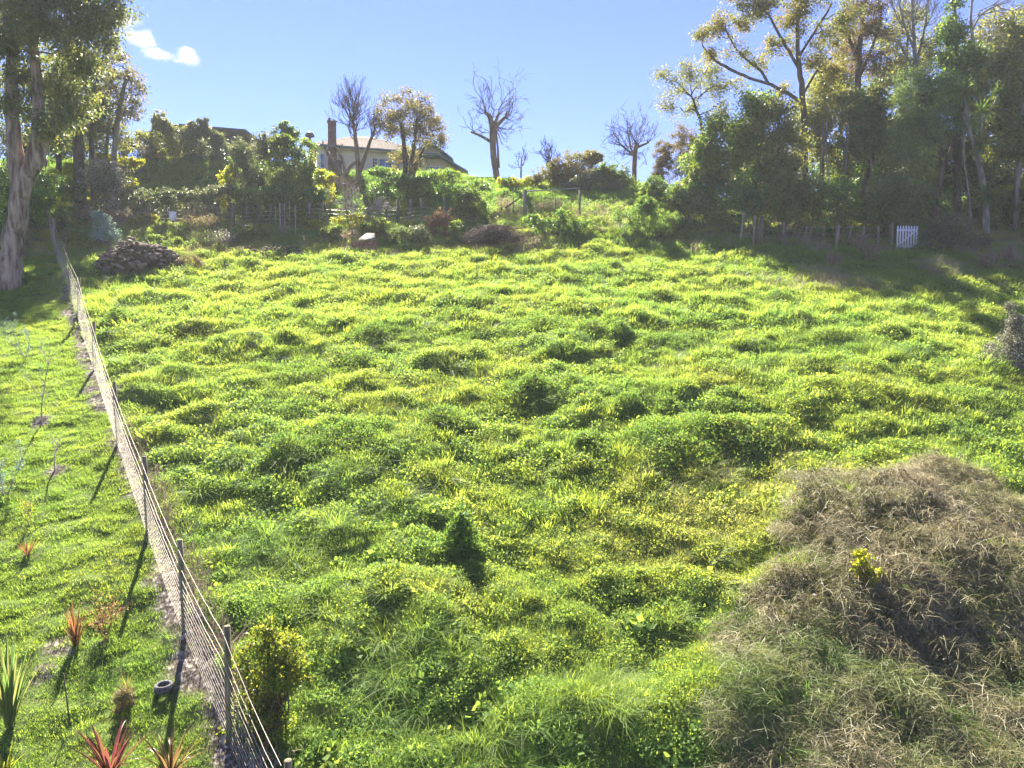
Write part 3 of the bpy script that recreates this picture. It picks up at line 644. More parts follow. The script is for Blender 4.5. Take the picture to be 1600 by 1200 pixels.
tree('gum_tree', 'slim gum tree with bronze leaves standing out against the sky beside the cloud', 49, (178, 245),
     [[(178, 246, 4), (181, 200, 3.5), (190, 150, 3), (200, 110, 2)]],
     [(184, 100, 23, 26), (208, 138, 17, 32), (196, 172, 18, 18), (176, 138, 22, 34), (166, 195, 16, 16), (212, 165, 11, 18)], L['bronzegum'], M_greybark, 0.24, 0.08, 1.0, GT, droop=0.5, maxn=16000, cl=0.3)
tree('gum_tree', 'thin short gum tree with a leaning stem right of the dark gum', 48, (143, 245),
     [[(143, 246, 4), (142, 215, 3.4), (146, 180, 2.6)]], [(150, 195, 16, 20), (136, 205, 14, 16), (160, 170, 14, 14)], L['darkgum'], M_bark, 0.22, 0.09, 0.9, GT, droop=0.4, maxn=6000)
tree('gum_tree', 'dense dark gum tree low behind the fork of the pale gum', 53, (90, 250), [[(92, 250, 4), (90, 210, 3.4), (88, 170, 2.6)]],
     [(84, 180, 30, 34), (112, 205, 26, 28), (62, 215, 30, 28), (130, 215, 22, 24), (98, 235, 34, 16), (40, 235, 26, 22), (10, 225, 26, 30)], L['darkgum'], M_bark, 0.24, 0.10, 1.5, GT, droop=0.4, maxn=18000, cl=0.5)
tree('gum_tree', 'short leafy gum tree between the dark gum and the slim bronze gum', 50, (168, 246), [[(166, 248, 3), (168, 215, 2.4), (172, 185, 1.8)]],
     [(160, 150, 20, 26), (172, 185, 22, 22), (150, 205, 22, 22), (182, 215, 20, 18), (165, 228, 26, 14)], L['gum'], M_bark, 0.22, 0.09, 1.2, GT, droop=0.4, maxn=12000, cl=0.45)
SB = 'shrubs along the top of the left bank'
shrub('shrub', 'small glittering grey shrub under the slim bronze gum', 54, [(205, 232, 22, 16), (192, 222, 14, 14)], 'white', 0.12, 0.06, 2.0, SB, stems=3)  # glitter is painted in as pale leaves
shrub('shrub', 'bushy olive shrub with a pointed tip left of the long low roof', 56.5, [(246, 228, 30, 26), (249, 190, 12, 16), (262, 205, 16, 16), (228, 215, 16, 18), (246, 246, 30, 14)], 'olive', 0.15, 0.09, 1.9, SB, stems=4, maxn=14000)
shrub('shrub', 'broad dark olive shrub with spiky top in front of the long low roof', 56.5, [(316, 237, 34, 24), (317, 200, 10, 18), (336, 216, 12, 10), (290, 222, 20, 24), (300, 205, 14, 14), (345, 232, 16, 22), (316, 250, 40, 18)], 'dusky', 0.15, 0.08, 2.0, SB, stems=4, maxn=16000)
shrub('shrub', 'low yellowish shrub filling the gap between two olive shrubs on the bank', 56, [(278, 240, 18, 14), (270, 228, 12, 14)], 'yellow', 0.12, 0.07, 1.8, SB, stems=3)
shrub('shrub', 'big rounded dusky green bush left of the glossy bush near the chimney', 50.5, [(400, 252, 33, 42), (388, 285, 24, 28), (422, 226, 26, 24), (375, 240, 14, 24), (412, 292, 26, 24)], 'dusky', 0.15, 0.09, 2.2, SB, stems=4, maxn=20000)
shrub('shrub', 'tall glossy bush with bright yellow green right side left of the house', 49.5, [(452, 262, 34, 42), (475, 250, 24, 34), (440, 292, 30, 24), (480, 285, 18, 24), (440, 224, 18, 12)], 'bright', 0.15, 0.10, 2.0, SB, stems=4, maxn=20000)
shrub('shrub', 'upright sprig of dark leaves poking above the glossy bush', 51, [(448, 205, 14, 10), (443, 196, 7, 8), (462, 212, 8, 8)], 'ever', 0.16, 0.1, 1.6, SB, stems=2)
shrub('shrub', 'bright yellow shrub at the right foot of the shaded green bank', 49.5, [(356, 279, 13, 16), (362, 266, 8, 8)], 'yellow', 0.11, 0.07, 2.2, SB, stems=3)
shrub('shrub', 'white flecked shrub with dark base on the left bank below the gums', 46.5, [(158, 268, 32, 20), (150, 296, 36, 20), (178, 290, 22, 22)], 'white', 0.12, 0.06, 2.2, SB, stems=4, maxn=14000)
shrub('shrub', 'yellow topped low shrub on the crest of the bank above the white flecked shrub', 50, [(165, 248, 22, 7), (208, 254, 18, 7), (118, 262, 20, 8), (90, 275, 16, 8)], 'yellow', 0.11, 0.06, 1.6, SB, stems=3)
shrub('shrub', 'dark shadowed shrub behind the trunk of the pale forked gum', 45, [(75, 290, 30, 26), (110, 300, 24, 16), (55, 315, 26, 14), (5, 290, 20, 40)], 'ever', 0.14, 0.08, 1.8, SB, stems=4, maxn=12000)
shrub('scrub', 'dark twiggy scrub along the foot of the shaded bank', 47.3, [(205, 305, 34, 12), (255, 306, 40, 11), (310, 306, 34, 12), (350, 300, 22, 14)], 'dusky', 0.11, 0.06, 1.7, 'scrub along the foot of the bank', stems=6, maxn=12000)
shrub('scrub', 'dark leafy scrub at the foot of the big dusky bush behind the wire fence', 47.6, [(400, 306, 40, 14), (450, 304, 36, 14), (490, 305, 24, 12)], 'ever', 0.11, 0.07, 1.7, 'scrub along the foot of the bank', stems=6, maxn=9000)
shrub('shrub', 'small pale leaved shrub with white flecks under the big dusky bush', 47.6, [(334, 298, 12, 9), (322, 304, 9, 7)], 'white', 0.10, 0.05, 1.6, stems=3, maxn=2500)
shrub('shrub', 'round golden shrub just right of the glossy bush below the chimney', 50.5, [(508, 284, 14, 12), (500, 270, 10, 8), (520, 276, 8, 7)], 'yellow', 0.11, 0.07, 1.7, SB, stems=3)

# ------------------------------------------------------------------ hedge and bank before the house
HB = 'ivy clad hedges before the house'
shrub('hedge', 'flat topped ivy hedge under the blue window of the house', 57.5, [(596, 271, 30, 8), (640, 272, 26, 9), (575, 280, 20, 14)], 'ivy', 0.12, 0.09, 2.4, HB, 'hedge', stems=3, maxn=14000)
shrub('hedge', 'rounded bright topped hedge at the right end of the house', 56.5, [(688, 279, 28, 15), (705, 275, 14, 11), (664, 282, 18, 12)], 'ivy', 0.12, 0.09, 2.4, HB, 'hedge', stems=3, maxn=12000)
shrub('hedge', 'long shaded ivy bank spilling down towards the wire fence', 51.5, [(590, 306, 30, 22), (625, 300, 40, 22), (668, 302, 34, 20), (700, 306, 24, 16), (640, 286, 44, 9)], 'ivy', 0.12, 0.09, 2.2, HB, 'hedge', stems=3, maxn=24000)
shrub('hedge', 'low trailing hedge beside the dark wall right of the house', 53, [(725, 295, 24, 8), (745, 288, 22, 6), (752, 300, 16, 10)], 'ivy', 0.11, 0.08, 2.0, HB, 'hedge', stems=3, maxn=7000)
shrub('shrub', 'round yellow topped bush above the brush pile', 46.3, [(737, 316, 27, 20), (738, 330, 30, 16), (730, 305, 16, 10)], 'bright', 0.09, 0.06, 2.6, stems=5, maxn=14000)

# ------------------------------------------------------------------ bare and bronze trees by the house
def bare_tree(name, label, D, base, trunks, tips, group=None, barkm=None, depth=2, length=2.0, r=0.05, up=0.4, spread=0.55, kids=(3, 5), cat='tree', wob=0.2, rmin=0.011, tips_n=6, crownmat=None):
    b = P(base[0], base[1], D); b[2] = float(ground_z(b[0], b[1])); root = thing(name, label, cat, b, group); s = D / F; m = MB()
    for t in trunks:
        pts = np.array([P(q[0], q[1], D + (q[3] if len(q) > 3 else 0)) for q in t]); q, r_ = smooth_path(pts, np.array([k[2] * s * 0.74 for k in t]))
        if t is trunks[0]: q[0, 2] = min(q[0, 2], b[2]) - 0.1
        m.tube(q, r_, 8, wob=0.14)
    m.build('trunk', barkm or M_browntrunk, root, smooth=True)
    bm = MB()
    for (px, py, dx, dy, ln, n_) in tips:
        p = P(px, py, D)
        for k in range(n_):
            d = unit(np.array([dx, rng.normal(0, 0.5), dy]) + rng.normal(0, 0.35, 3)); grow(bm, p + rng.normal(0, 0.06, 3), d, ln * s * R.uniform(0.6, 1.1), r, depth, up, spread, wob, kids, rmin)
    bm.build('branch', barkm or M_twig, root, 'stuff'); return root
bare_tree('bare_tree', 'leafless many stemmed tree with upswept twigs in front of the house', 56, (562, 278),
          [[(560, 290, 6), (560, 262, 5), (556, 220, 4.2), (552, 190, 3)], [(562, 268, 5), (572, 240, 4.2), (580, 215, 3)], [(540, 285, 5), (526, 262, 4.5), (512, 238, 4)], [(538, 280, 4.5), (544, 262, 4), (560, 250, 3.5)], [(540, 282, 4), (538, 258, 3.4), (532, 242, 3)]],
          [(553, 195, -0.2, 1, 45, 6), (552, 188, 0.2, 1, 45, 6), (554, 200, -0.6, 0.8, 40, 5), (556, 205, .5, .8, 35, 4), (580, 216, 0.3, 1, 32, 6), (580, 214, 0.8, 0.5, 34, 5), (512, 238, -0.4, 1, 14, 3), (532, 242, 0, 1, 14, 3), (557, 220, -.8, .5, 34, 3)], 'leafless trees on the skyline', depth=2, r=0.045, kids=(4, 6))
bare_tree('pollarded_tree', 'thick pollarded bare tree with bent left arm standing alone on the ridge', 57, (776, 281),
          [[(777, 284, 7), (774, 262, 6.5), (770, 240, 6.3), (770, 210, 6.5), (768, 190, 5.5), (764, 180, 4.5), (758, 175, 3)], [(771, 205, 4), (780, 192, 4), (788, 184, 3.5)], [(768, 222, 3.5), (755, 214, 3), (744, 209, 2.6), (736, 206, 2.2)], [(771, 200, 4), (776, 185, 3.5), (779, 178, 3)], [(779, 262, 3), (778, 230, 2.2), (774, 200, 2)]],
          [(759, 176, -0.35, 1, 62, 7), (768, 185, 0.1, 1, 52, 7), (779, 179, 0.3, 1, 52, 6), (788, 184, 0.8, 0.8, 38, 7), (788, 186, 1, 0.3, 30, 5), (762, 180, -1, 0.6, 30, 5), (740, 207, -0.4, 1, 26, 4), (772, 205, 1, -0.2, 30, 4), (768, 205, -1, -0.1, 24, 4), (776, 200, .8, -.6, 34, 5)], 'leafless trees on the skyline', depth=2, r=0.034, up=0.22, spread=0.6, kids=(2, 3), wob=0.3)
bare_tree('pollarded_tree', 'smaller pollarded bare tree with drooping left arm beside the right hand hedge', 55, (991, 285),
          [[(991, 290, 5), (991, 262, 5), (992, 240, 5), (994, 227, 4.6)], [(989, 242, 3), (980, 234, 2.4), (970, 226, 2)], [(995, 230, 3), (1006, 226, 2.5), (1014, 222, 2)], [(988, 238, 2.5), (984, 225, 2)]],
          [(993, 228, -0.2, 1, 42, 8), (996, 228, 0.4, 1, 36, 7), (1012, 222, 0.6, 0.9, 26, 6), (970, 226, -0.8, 0.6, 40, 7), (982, 232, -1, 0.3, 34, 6), (984, 226, -.3, 1, 48, 5), (990, 240, -.8, -.6, 24, 5), (998, 240, .8, -.6, 22, 4), (988, 230, -.6, 1, 52, 4)], 'leafless trees on the skyline', depth=2, r=0.03, up=0.2, spread=0.6, kids=(2, 3), wob=0.3)
bare_tree('bare_sapling', 'small bare bluish sapling on the skyline right of the thick pollarded tree', 62, (813, 276), [[(814, 280, 2), (814, 262, 1.6), (815, 250, 1.2)]], [(815, 252, -.3, 1, 18, 4), (815, 258, .6, 1, 16, 4), (814, 262, -.8, .6, 14, 3)], depth=2, r=0.025, kids=(2, 4))
bare_tree('bare_sapling', 'twiggy bare sapling rising from the left of the orange brown shrub', 56, (860, 272), [[(858, 285, 2.4), (858, 262, 2), (860, 245, 1.5)], [(864, 285, 2), (866, 262, 1.6)]], [(860, 248, 0, 1, 24, 6), (860, 256, -.6, .8, 20, 5), (866, 262, .5, 1, 20, 5), (859, 262, -.9, .4, 16, 4)], depth=2, r=0.028, kids=(3, 5))
tree('bronze_tree', 'bushy tree with bronze leaves on several stems in front of the house', 55.5, (636, 276),
     [[(633, 280, 4), (633, 250, 3.6), (630, 215, 3), (625, 190, 2)], [(640, 280, 3.4), (643, 250, 3), (648, 215, 2.6), (652, 185, 2)], [(644, 279, 3), (650, 258, 2.6), (662, 232, 2)]],
     [(612, 172, 24, 22), (640, 158, 26, 18), (662, 170, 22, 18), (680, 205, 20, 20), (630, 195, 28, 22), (656, 210, 26, 20), (608, 200, 16, 18), (690, 225, 10, 14), (640, 240, 20, 12), (652, 258, 14, 10), (622, 250, 10, 14), (668, 188, 16, 14)], L['bronze'], M_bark, 0.15, 0.08, 1.05, None, maxn=26000, cl=0.34)
SK = 'shrubs along the skyline in the middle'
shrub('shrub', 'low green and yellow shrub at the foot of the thick pollarded tree', 54, [(792, 285, 18, 9), (812, 288, 16, 8), (828, 284, 10, 10)], 'yellow', 0.10, 0.06, 1.9, SK, stems=3, maxn=5000)
shrub('shrub', 'golden twiggy shrub left of the orange brown shrub on the skyline', 54, [(850, 270, 16, 14), (866, 262, 10, 12), (838, 278, 10, 8)], 'ochre', 0.11, 0.06, 1.4, SK, stems=4, maxn=6000)
shrub('shrub', 'big orange brown shrub in the middle of the skyline', 54.5, [(892, 262, 28, 24), (920, 266, 28, 24), (872, 272, 20, 18), (925, 246, 16, 12), (900, 284, 34, 14)], 'bronze', 0.12, 0.07, 2.2, SK, stems=4, maxn=15000)
shrub('shrub', 'dark bluish green shrub below the orange brown shrub', 52.5, [(905, 290, 24, 14), (930, 285, 28, 18), (952, 293, 22, 15)], 'dusky', 0.12, 0.07, 2.0, SK, stems=4, maxn=10000)
shrub('shrub', 'rounded shrub with yellow lit crown left of the smaller pollarded tree', 53, [(965, 274, 22, 17), (974, 288, 24, 17), (946, 270, 15, 13)], 'bright', 0.11, 0.07, 2.2, SK, stems=4, maxn=9000)

# ================================================================== garden strip behind the top of the meadow
GS = 'small shrubs in the garden strip'
shrub('shrub', 'pale blue leaved gum sapling above the rubble heap', 42.5, [(163, 350, 16, 18), (170, 370, 20, 16), (155, 372, 14, 12), (150, 338, 8, 10)], 'silver', 0.085, 0.055, 1.4, None, 'sapling', stems=4, maxn=6000)
shrub('vine', 'yellow leaved vine climbing the far end of the long wire fence', 44, [(78, 372, 9, 14), (82, 388, 9, 10), (75, 392, 8, 14)], 'yellow', 0.10, 0.07, 2.2, None, 'vine', stems=3, maxn=3000)
shrub('shrub', 'green bush with dark hollow beside the far end of the long wire fence', 42, [(118, 376, 20, 14), (108, 392, 18, 14), (135, 390, 18, 16)], 'bright', 0.09, 0.06, 2.0, GS, stems=4, maxn=8000)
shrub('shrub', 'small yellow green shrub between the blue gum sapling and the fence posts', 46.5, [(213, 343, 16, 9), (236, 340, 14, 8)], 'yellow', 0.09, 0.06, 2.0, GS, maxn=4000)
shrub('shrub', 'leafy yellow green shrub below the dry brown weeds', 43.2, [(385, 362, 20, 10), (402, 366, 20, 10), (372, 370, 12, 9)], 'bright', 0.09, 0.06, 2.2, GS, maxn=7000)
shrub('shrub', 'domed bright green bush behind the row of grey sticks', 45.6, [(455, 340, 24, 16), (442, 348, 16, 12), (472, 350, 14, 12)], 'bright', 0.09, 0.06, 2.6, GS, maxn=9000)
shrub('shrub', 'green bush right of the row of grey sticks', 43.5, [(520, 358, 16, 12), (530, 366, 16, 12), (508, 366, 10, 9)], 'bright', 0.09, 0.06, 2.4, GS, maxn=7000)
shrub('shrub', 'dark leafy bush behind the stack of bricks', 43.6, [(590, 352, 18, 10), (600, 364, 16, 14), (572, 356, 10, 10)], 'bright', 0.09, 0.06, 2.4, GS, maxn=7000)
shrub('shrub', 'pale feathery bush right of the stack of bricks', 42.3, [(622, 362, 16, 10), (634, 370, 14, 12), (615, 374, 10, 8)], 'feather', 0.08, 0.04, 1.8, GS, maxn=5000)
shrub('shrub', 'dark sage bush left of the brush pile', 42.6, [(655, 366, 18, 14), (645, 376, 16, 9)], 'dusky', 0.08, 0.05, 2.0, GS, maxn=6000)
shrub('shrub', 'red tinged shrub in front of the wire fence left of the round bush', 44, [(690, 338, 16, 14), (676, 346, 12, 10), (702, 350, 12, 12)], 'redleaf', 0.08, 0.05, 1.2, GS, maxn=4000)
shrub('shrub', 'small glossy green shrub at the left end of the brush pile', 42.4, [(714, 352, 9, 9), (708, 362, 9, 8)], 'bright', 0.09, 0.06, 2.0, GS, maxn=3000)
shrub('shrub', 'yellow green tuft of leaves under the silvery twigs', 45, [(560, 340, 18, 6), (492, 349, 14, 6), (528, 345, 10, 6)], 'yellow', 0.08, 0.05, 1.8, GS, maxn=4000)
shrub('shrub', 'low sunny shrub between the rubble heap and the dry weeds', 41.6, [(255, 386, 18, 9), (275, 378, 14, 8), (298, 384, 14, 8), (240, 372, 12, 7)], 'bright', 0.08, 0.05, 1.8, GS, maxn=6000)
shrub('shrub', 'white flecked trailing shrub on the right shoulder of the rubble heap', 39.2, [(268, 402, 10, 6), (276, 410, 7, 6)], 'white', 0.07, 0.045, 2.0, None, maxn=1600)
DW = 'dry weeds along the garden fence'
stalks('dry_weed', 'pale brown seed heads in front of the left end of the garden fence', 175, 352, 45, 34, 34, 26, M_brownstalk, 'pinkdry', DW)
stalks('dry_weed', 'tall brown weeds between the corner post and the blue gum sapling', 120, 356, 45.5, 34, 30, 22, M_brownstalk, 'pinkdry', DW)
stalks('dry_weed', 'grey brown weeds around the white box', 300, 345, 46.4, 36, 34, 26, M_brownstalk, 'pinkdry', DW)
stalks('dry_weed', 'rusty brown weeds in the middle of the garden strip', 320, 372, 44, 32, 46, 34, M_brownstalk, 'brown', DW, nh=20)
stalks('dry_weed', 'pale brown weeds above the low line of rubble', 345, 388, 42, 24, 40, 26, M_brownstalk, 'white', DW)
stalks('dry_weed', 'pinkish weeds under the rail at the right of the round bush', 790, 322, 47, 30, 18, 18, M_brownstalk, 'pinkdry', DW)
stalks('dry_weed', 'brown weeds below the long rail', 860, 318, 47.5, 22, 40, 24, M_brownstalk, 'pinkdry', DW)
stalks('dry_weed', 'straggling pale weeds between the green bush and the stack of bricks', 545, 382, 42.5, 24, 24, 16, M_brownstalk, 'pinkdry', DW)
stalks('dry_weed', 'brown weeds with pale flecks at the foot of the brush pile', 830, 380, 41.5, 20, 40, 22, M_brownstalk, 'pinkdry', DW, nh=8)
bare_tree('bare_shrub', 'leafless shrub with silvery horizontal twigs leaning over the wire fence', 45.6, (560, 350), [[(556, 352, 2), (556, 335, 1.6), (554, 322, 1.2)], [(558, 352, 1.8), (566, 336, 1.4), (580, 326, 1)]],
          [(554, 324, -1, .25, 34, 6), (556, 330, -.9, .1, 36, 6), (580, 326, 1, .35, 26, 6), (570, 332, 1, .1, 26, 5), (556, 322, 0, 1, 20, 5)], None, M_paletwig, 2, r=0.026, up=0.05, spread=0.6, kids=(3, 4), cat='shrub', rmin=0.012)
bare_tree('bare_shrub', 'reddish brown leafless shrub below the bare stems of the house tree', 50, (545, 320), [[(540, 322, 1.6), (538, 305, 1.2)], [(548, 322, 1.6), (550, 305, 1.2)]],
          [(538, 308, -.5, 1, 24, 7), (550, 306, .4, 1, 24, 7), (545, 312, 0, 1, 30, 7)], None, M_brownstalk, 2, r=0.026, up=0.3, spread=0.6, kids=(4, 5), cat='shrub', rmin=0.012)

shrub('weeds', 'straggling green weeds sprawling over the foot of the rubble heap', 36.4, [(170, 430, 16, 8), (205, 438, 22, 6), (250, 436, 22, 7), (285, 428, 14, 9), (160, 416, 8, 8)], 'dusky', 0.07, 0.035, 1.1, None, 'weeds', stems=6, maxn=4000)

shrub('scrub', 'dark brown scrub put in place of a dark block at the right end of the rubble heap', 37.4, [(306, 414, 16, 16), (300, 428, 18, 12), (318, 424, 12, 14), (288, 408, 12, 10)], 'brown', 0.08, 0.03, 1.2, None, 'scrub', stems=10, maxn=5000)  # scrub stands in for a dark upright block
shrub('weeds', 'brown dead weeds growing over the left shoulder of the rubble heap', 37.0, [(176, 408, 14, 10), (162, 424, 14, 10), (196, 396, 12, 6)], 'brown', 0.08, 0.028, 0.9, None, 'weeds', stems=8, maxn=3000)
# ================================================================== RIGHT: belt of trees
TB = 'trees of the right hand belt'
# clipped, browning hedge
shrub('hedge', 'tall clipped hedge gone brown at the left end of the tree belt', 50, [(1068, 222, 26, 26), (1064, 256, 30, 30), (1036, 240, 15, 22), (1032, 266, 14, 20), (1085, 255, 18, 40)], 'brown', 0.10, 0.05, 2.4, None, 'hedge', stems=4, maxn=14000, flat=0.0)
tree('wispy_tree', 'thin wispy tree leaning left behind the clipped brown hedge', 49, (1106, 300),
     [[(1108, 310, 3.6), (1104, 250, 3.2), (1100, 212, 3), (1092, 180, 2.2), (1080, 150, 1.6)]],
     [(1078, 116, 26, 18), (1054, 136, 22, 20), (1108, 104, 22, 18), (1112, 140, 24, 18), (1045, 168, 16, 16), (1128, 165, 18, 18), (1080, 165, 20, 14), (1140, 130, 16, 16), (1035, 120, 8, 12)], L['olive'], M_bark, 0.17, 0.055, 0.85, TB, droop=0.15, cl=0.4, maxn=14000)
tree('tall_tree', 'tall spreading tree with ochre leaves and a long bare limb reaching left', 47, (1256, 330),
     [[(1260, 340, 6), (1258, 260, 5.4), (1256, 190, 5), (1253, 140, 4.6), (1248, 100, 3.7), (1244, 50, 2.8), (1252, 0, 2.2), (1258, -50, 2)],
      [(1255, 165, 3.2), (1236, 148, 2.8), (1205, 132, 2.4), (1170, 122, 2.1), (1140, 108, 2.3), (1112, 92, 1.8), (1098, 72, 1.3)],
      [(1200, 130, 2.4), (1190, 110, 2), (1172, 98, 1.8), (1150, 78, 1.4), (1136, 50, 1.1)],
      [(1250, 110, 2.6), (1232, 80, 2.1), (1215, 50, 2), (1200, 20, 1.5)], [(1247, 90, 2.4), (1266, 60, 2), (1286, 30, 2), (1300, 5, 1.5)], [(1254, 150, 2), (1275, 110, 1.8), (1300, 90, 1.4)]],
     [(1128, 42, 30, 18), (1098, 58, 16, 16), (1165, 26, 28, 20), (1200, 10, 30, 22), (1238, 36, 28, 22), (1262, 5, 34, 24), (1300, 50, 26, 26), (1212, 72, 26, 18), (1272, 88, 26, 18), (1182, 100, 22, 10), (1150, 82, 18, 12), (1245, -50, 60, 30), (1160, -25, 50, 24), (1222, 140, 16, 10), (1300, 110, 20, 16), (1325, 20, 20, 20), (1118, 84, 14, 9)], L['ochre'], M_bark, 0.15, 0.07, 1.25, TB, cl=0.34, maxn=26000)
tree('tall_tree', 'tall thin tree with rusty orange leaves right of the ochre spreading tree', 49, (1338, 320),
     [[(1332, 340, 6.5), (1334, 240, 6), (1338, 150, 5.4), (1342, 80, 4.4), (1350, 20, 3), (1356, -40, 2)], [(1339, 130, 3), (1356, 90, 2.4), (1372, 50, 1.8), (1378, 10, 1.3)], [(1341, 95, 2.6), (1326, 60, 2), (1316, 25, 1.5)]],
     [(1340, 30, 26, 22), (1368, 50, 22, 26), (1322, 65, 20, 20), (1362, 10, 24, 18), (1380, 90, 14, 18), (1345, 95, 24, 20), (1340, -25, 40, 22), (1370, 110, 16, 16)], L['rust'], M_bark, 0.15, 0.07, 1.1, TB, cl=0.4, maxn=14000)
bare_tree('bare_tree', 'tall mostly bare tree with upright grey stems against the sky', 50, (1432, 320),
          [[(1432, 340, 6), (1432, 240, 5.4), (1431, 150, 5), (1430, 90, 4), (1426, 30, 3), (1424, -40, 2)], [(1431, 100, 3.2), (1442, 60, 2.6), (1450, 10, 2), (1452, -40, 1.5)], [(1430, 110, 2.6), (1414, 84, 2), (1400, 60, 1.6), (1398, 84, 1)], [(1430, 80, 2.6), (1412, 40, 2), (1404, 0, 1.4)]],
          [(1428, 40, -.5, 1, 50, 5), (1446, 40, .6, 1, 50, 5), (1410, 40, -.6, 1, 40, 5), (1426, 20, .3, 1, 50, 5), (1400, 64, -1, .3, 30, 4), (1440, 70, 1, .3, 40, 5), (1432, 60, -1, .5, 40, 4)], TB, M_greybark, 2, r=0.04, up=0.25, kids=(3, 5))
bare_tree('bare_tree', 'bare grey branches arching right above the dark evergreen at the top right', 51, (1540, 320),
          [[(1540, 340, 6), (1538, 220, 5), (1530, 120, 4), (1520, 70, 3.4), (1516, 30, 2.6), (1520, -10, 2)], [(1524, 90, 2.6), (1540, 66, 2.2), (1560, 56, 1.8), (1578, 52, 1.2)], [(1518, 50, 2.4), (1530, 24, 2), (1552, 10, 1.5), (1580, 2, 1)]],
          [(1560, 56, 1, .3, 40, 5), (1540, 66, .8, .6, 34, 4), (1530, 24, .7, .6, 44, 5), (1552, 10, 1, 0, 44, 5), (1520, 0, .2, 1, 44, 4), (1578, 52, 1, -.2, 26, 4)], TB, M_greybark, 2, r=0.04, up=0.1, kids=(3, 4))
tree('evergreen_tree', 'tall dark narrow evergreen at the top right of the belt', 47, (1496, 330),
     [[(1496, 345, 6), (1497, 240, 5), (1496, 150, 4), (1494, 60, 2.6), (1492, 10, 1.6)]],
     [(1490, 8, 12, 22), (1492, 45, 22, 22), (1500, 80, 30, 24), (1482, 95, 26, 20), (1516, 110, 26, 20), (1496, 130, 36, 22), (1530, 90, 14, 20), (1478, 65, 14, 14), (1486, 160, 26, 20)], L['ever'], M_bark, 0.18, 0.10, 1.8, TB, maxn=22000, cl=0.42)
tree('feathery_tree', 'soft grey green feathery tree in the middle of the right hand belt', 43.5, (1455, 340),
     [[(1462, 350, 4.6), (1466, 300, 4), (1474, 250, 3.4), (1460, 200, 2.8), (1440, 150, 2)], [(1470, 270, 2.8), (1484, 240, 2.2), (1490, 215, 1.6)]],
     [(1432, 120, 26, 20), (1412, 148, 20, 18), (1452, 150, 30, 22), (1425, 180, 30, 20), (1468, 185, 30, 20), (1440, 215, 30, 18), (1410, 240, 24, 20), (1445, 255, 24, 18), (1395, 285, 22, 22), (1420, 290, 24, 24), (1480, 140, 22, 22), (1500, 190, 22, 24), (1405, 205, 16, 16)], L['feather'], M_bark, 0.24, 0.042, 1.9, TB, droop=0.3, cl=0.4, maxn=30000)
